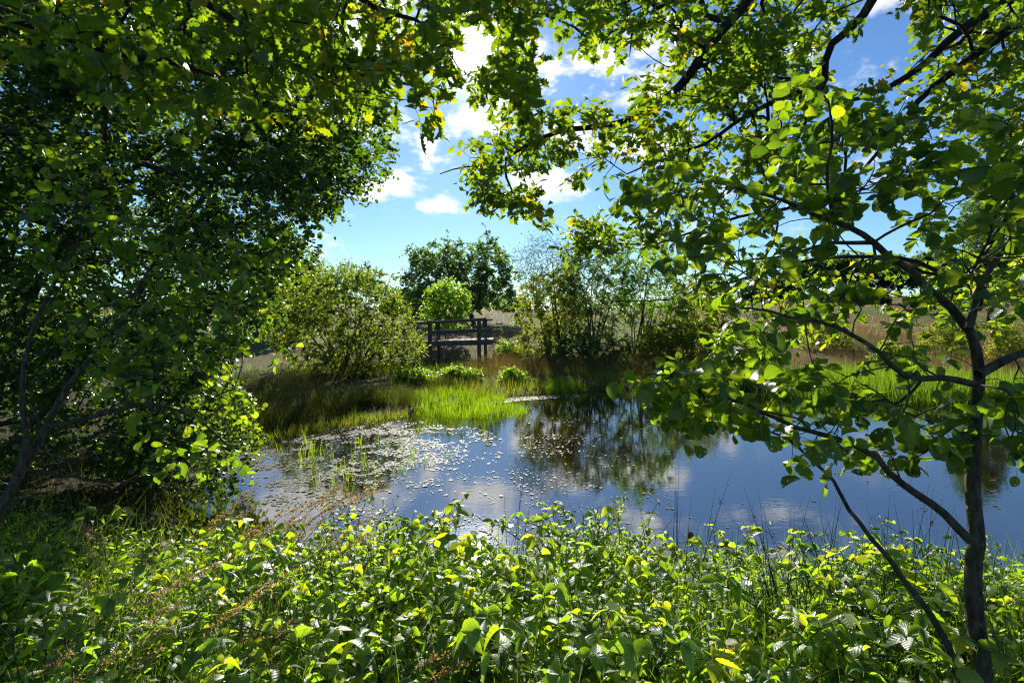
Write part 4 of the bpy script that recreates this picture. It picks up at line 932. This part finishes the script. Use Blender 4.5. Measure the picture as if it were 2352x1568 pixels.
# the plants that stand out against the water
for kd, X, Y, y, lab in [('seedling',1345,1150,3.5,'alder seedling rising highest against the water right of centre'),('seedling',1415,1150,3.4,'tall alder seedling just right of the highest one at the water'),
                   ('seedling',780,1140,3.6,'tall alder seedling against the pondweed left of centre'),('seedling',850,1170,3.4,'bushy alder seedling right of the tall one at the pondweed'),
                   ('seedling',930,1185,3.5,'alder seedling with broad leaves against the blue water left of centre'),('seedling',1700,1240,3.0,'alder seedling with pleated pale leaves in front of the blue water'),
                   ('seedling',1750,1215,3.0,'thin alder seedling topmost right of the pleated one'),('nettle',1980,1235,2.9,'pale nettle top left of the sapling stems'),('seedling',1300,1165,3.6,'alder seedling with a single bright top leaf at the water centre'),
                   ('seedling',2290,1245,2.6,'alder seedling just right of the dark trunk')]:
    x = (X-1176)/FP*y; z = float(height(x, y)[0]); top = CAM[2]-(Y-715)/FP*y; plant(kd, x, y, top-z, lab)

for X, Y in [(745,1190),(790,1165),(820,1200),(870,1190),(905,1175),(960,1215),(1005,1240),(1275,1225),(1320,1185),(1360,1165),(1395,1180),(1440,1190),(1470,1225),(1530,1265),(1690,1250),(1735,1240),(1870,1270),(660,1225),(620,1240),(700,1210)]:
    y = rng.uniform(3.1, 3.7); x = (X-1176)/FP*y; z = float(height(x, y)[0]); plant('seedling' if rng.random() < .7 else 'nettle', x, y, CAM[2]-(Y-715)/FP*y-z)
# low leafy cover and grass between the plants
g = Geo(); n = 15000; y = 1.0+rng.random(n)*3.1; x = (rng.random(n)*2-1)*(y*1.15+.6); p = np.column_stack([x, y])
p = p[~inpoly(p, POND) | (segdist(p, POND) < .1)]; n = len(p); z = height(p[:, 0], p[:, 1]); hz_ = rng.random(n)**1.3*.42
pos = np.column_stack([p, z+hz_]); a = rng.random(n)*2*PI; ax = np.stack([np.cos(a), np.sin(a), rng.normal(0, .25, n)], -1)
u = np.array([0, 0, 1.])+rng.normal(0, .45, (n, 3)); h = n//2
leaves(g, LANCE, pos[:h], ax[:h], u[:h], rng.uniform(.03, .06, h), np.clip(rng.normal(.45, .2, h), 0, 1)); leaves(g, POINT, pos[h:], ax[h:], u[h:], rng.uniform(.025, .06, n-h), np.clip(rng.normal(.45, .22, n-h), 0, 1))
stuff(g, 'ground_cover', M['under'], 'low leafy ground cover between the plants of the near bank', 'ground cover')
g = Geo(); n = 15000; y = 1.0+rng.random(n)*3.1; x = (rng.random(n)*2-1)*(y*1.15+.6); p = np.column_stack([x, y]); p = p[~inpoly(p, POND) | (segdist(p, POND) < .2)]
n = len(p); blades(g, onground(p), rng.uniform(.15, .68, n), rng.uniform(.002, .005, n), np.clip(rng.beta(2, 2, n), 0, 1), .7)
stuff(g, 'near_grass', M['grass'], 'fine green grass threaded through the near bank plants', 'grass')
# dark grass and litter under the left alders
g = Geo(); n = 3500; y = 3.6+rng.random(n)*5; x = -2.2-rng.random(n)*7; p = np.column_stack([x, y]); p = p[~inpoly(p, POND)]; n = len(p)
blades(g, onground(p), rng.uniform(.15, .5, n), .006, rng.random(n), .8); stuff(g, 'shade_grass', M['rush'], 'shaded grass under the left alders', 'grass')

# rushes on the near bank
def rush(x, y, n, h, label, wind=(0, 0)):
    z = float(height(x, y)[0]); o3 = (x, y, z); r = empty('rush_tuft', o3, label, 'rush', 'rush tufts on the near bank')
    g = Geo(); pos = np.column_stack([x+rng.normal(0, .05, n), y+rng.normal(0, .05, n), np.full(n, z-.02)]); pol = []; tips = []
    for q in pos:
        a = rng.random()*2*PI; L_ = h*rng.uniform(.55, 1.1); le = rng.gamma(2, .14); d = np.array([math.cos(a)*le+wind[0], math.sin(a)*le+wind[1], 1.0]); d /= np.linalg.norm(d)
        t = np.linspace(0, 1, 5)[:, None]; pp_ = q+d*L_*t+np.array([d[0], d[1], -.1])*L_*.12*t*t; pol.append((pp_, np.array([.0026, .0025, .0021, .0015, .0004]))); tips.append(pp_[3]+(pp_[4]-pp_[3])*.2)
    tubes(g, pol, 4, .4); g.obj('stems', M['rush'], r, origin=o3)
    for tp_ in np.array(tips)[rng.random(n) < .22]:
        g = Geo(); specks(g, tp_[None], 18, .007, .009, stretch=1.3); g.obj('seed_head', M['seed'], r, origin=o3)
RS = [(1180,3.5,26,.85,'thin rush tuft rising over the reflected cloud at the centre'),(1400,3.2,18,.8,'sparse rush tuft between the tall seedlings'),(1560,3.0,20,.95,'rush tuft with a long leaning stem right of centre'),
      (1700,2.6,26,.85,'rush tuft left of the leaning alder stem, with brown seed heads'),(1830,2.7,34,.9,'dense dark rush tuft under the leaning alder stem'),(1920,2.5,40,.85,'dense rush tuft in the angle left of the leaning stem'),
      (2010,2.6,40,.85,'dark rush tuft behind the leaning alder stem'),(2090,2.4,36,.8,'rush tuft between the leaning stem and the dark trunk'),(2150,2.7,26,.95,'tall rush tuft close to the left of the dark trunk'),
      (1500,2.5,16,.7,'short rush tuft low in the middle right foreground'),(1000,3.3,16,.75,'thin rush tuft left of centre at the water'),(860,2.8,16,.7,'rush tuft among the seedlings left of centre'),(2320,2.4,26,.8,'rush tuft right of the dark trunk'),(600,2.6,18,.6,'shaded rush tuft in the left foreground'),(1320,2.3,18,.65,'low rush tuft at the bottom centre')]
for X, y, n_, h_, lab in RS:
    rush(float((X-1176)/FP*y), y, max(8, int(n_*.75)), h_, lab)

# dry flowering grass stalks
def stalks(X, y, n, h, label, lean):
    x = float((X-1176)/FP*y); z = float(height(x, y)[0]); o3 = (x, y, z); r = empty('dry_grass', o3, label, 'dry grass', 'dry flowering grasses on the near bank')
    g = Geo(); gs = Geo(); pol = []; hp = []
    for i in range(n):
        b_ = np.array([x+rng.normal(0, .05), y+rng.normal(0, .05), z-.02]); L_ = h*rng.uniform(.75, 1.1); d = np.array([lean+rng.normal(0, .12), rng.normal(0, .12), 1.0]); t = np.linspace(0, 1, 10)[:, None]
        p = b_+d*L_*t+np.array([np.sign(lean or 1)*.30, 0, -.20])*L_*np.maximum(t-.5, 0)**2*3; pol.append((p, np.linspace(.0026, .0009, 10))); hp.append(np.concatenate([p[7:], (p[7:-1]+p[8:])/2]))
    tubes(g, pol, 4); g.obj('stalks', M['straw'], r, origin=o3); 
    for h_ in hp:
        gs = Geo(); specks(gs, np.concatenate([h_, (h_[1:]+h_[:-1])/2]), 9, .008, .012, .6, 1.0); gs.obj('seed_head', M['dry'], r, origin=o3)
stalks(560, 2.3, 5, 1.15, 'tall dry grass with nodding plume before the left dark water', .25)
stalks(420, 1.9, 6, .85, 'dry straw stalks low in the left foreground', .22)
stalks(180, 2.0, 6, .95, 'dry grass with pale seed heads in the far left shade', .1)
stalks(640, 2.9, 5, 1.0, 'feathery dry grass at the edge of the pondweed', .12)
stalks(250, 2.6, 5, .9, 'seeding grass against the dark alder trunk', -.1)
stalks(1690, 1.9, 4, .55, 'single dry plume low in the right foreground', .05)
stalks(600, 3.3, 7, .8, 'pinkish dry grass leaning over the dark left corner of the pond', .15)
stalks(690, 3.1, 6, .75, 'dry grass just left of the tall seedlings at the pondweed', .2)
stalks(470, 3.2, 7, .85, 'pale seeding grass in front of the shaded left shoreline', .1)
stalks(60, 1.8, 7, .7, 'brownish dry grass in the bottom left corner', .1)
stalks(900, 1.9, 4, .6, 'small dry plumes low left of centre', .3)
# dead branches under the left alders
for k, (D_, r0, d0, lab) in enumerate([([(60,1080),(200,1100),(330,1110),(470,1130)], .012, 4.4, 'dead grey branch lying across the shade under the big alder'),
                                ([(20,1010),(160,1060),(300,1050),(400,1090)], .010, 4.8, 'dead branch hanging above the lying one in the left shade'), ([(250,1130),(340,1080),(430,1110),(500,1075)], .008, 4.2, 'thin forked dead stick at the left shoreline')]):
    g = Geo(); l = limb(D_, r0, .003, d0, d0+.5, .08, 1, .012); g_ = [l]
    for i in range(12):
        q = l[0][rng.integers(2, len(l[0]))]; e = q+rdir(1)[0]*rng.uniform(.1, .35); g_.append((np.array([q, (q+e)/2+rng.normal(0, .02, 3), e]), np.array([.003, .002, .001])))
    tubes(g, g_, 5); tag(g.obj('dead_branch', M['bark'], origin=tuple(l[0][0])), lab, 'branch', 'dead branches in the left shade')

# a curled dead leaf and a stick afloat
q = onz(1580, 1240); g = Geo(); leaves(g, ALD, np.array([[q[0], q[1], .012]]*2)+[[0, 0, 0], [.01, .01, .012]], np.array([[1, .3, .25], [.2, 1, .5]]), np.array([[0, -.4, 1.], [.3, .2, 1]]), np.array([.07, .06]), np.array([.1, .1]))
tag(g.obj('dead_leaf', M['seed'], origin=(float(q[0]), float(q[1]), .0)), 'curled dark dead leaf floating alone on the blue water right of centre', 'leaf')
a, b = onz(690, 1012), onz(840, 975); l = smoothline(np.array([[a[0], a[1], .01], [(a[0]+b[0])/2, (a[1]+b[1])/2+.03, .03], [b[0], b[1], .02]]), 8); g = Geo(); tubes(g, [(l, np.linspace(.014, .006, 8))], 6)
tag(g.obj('stick', M['bark'], origin=tuple(float(v) for v in l[0])), 'dark stick lying in the pondweed along the left shore', 'stick')
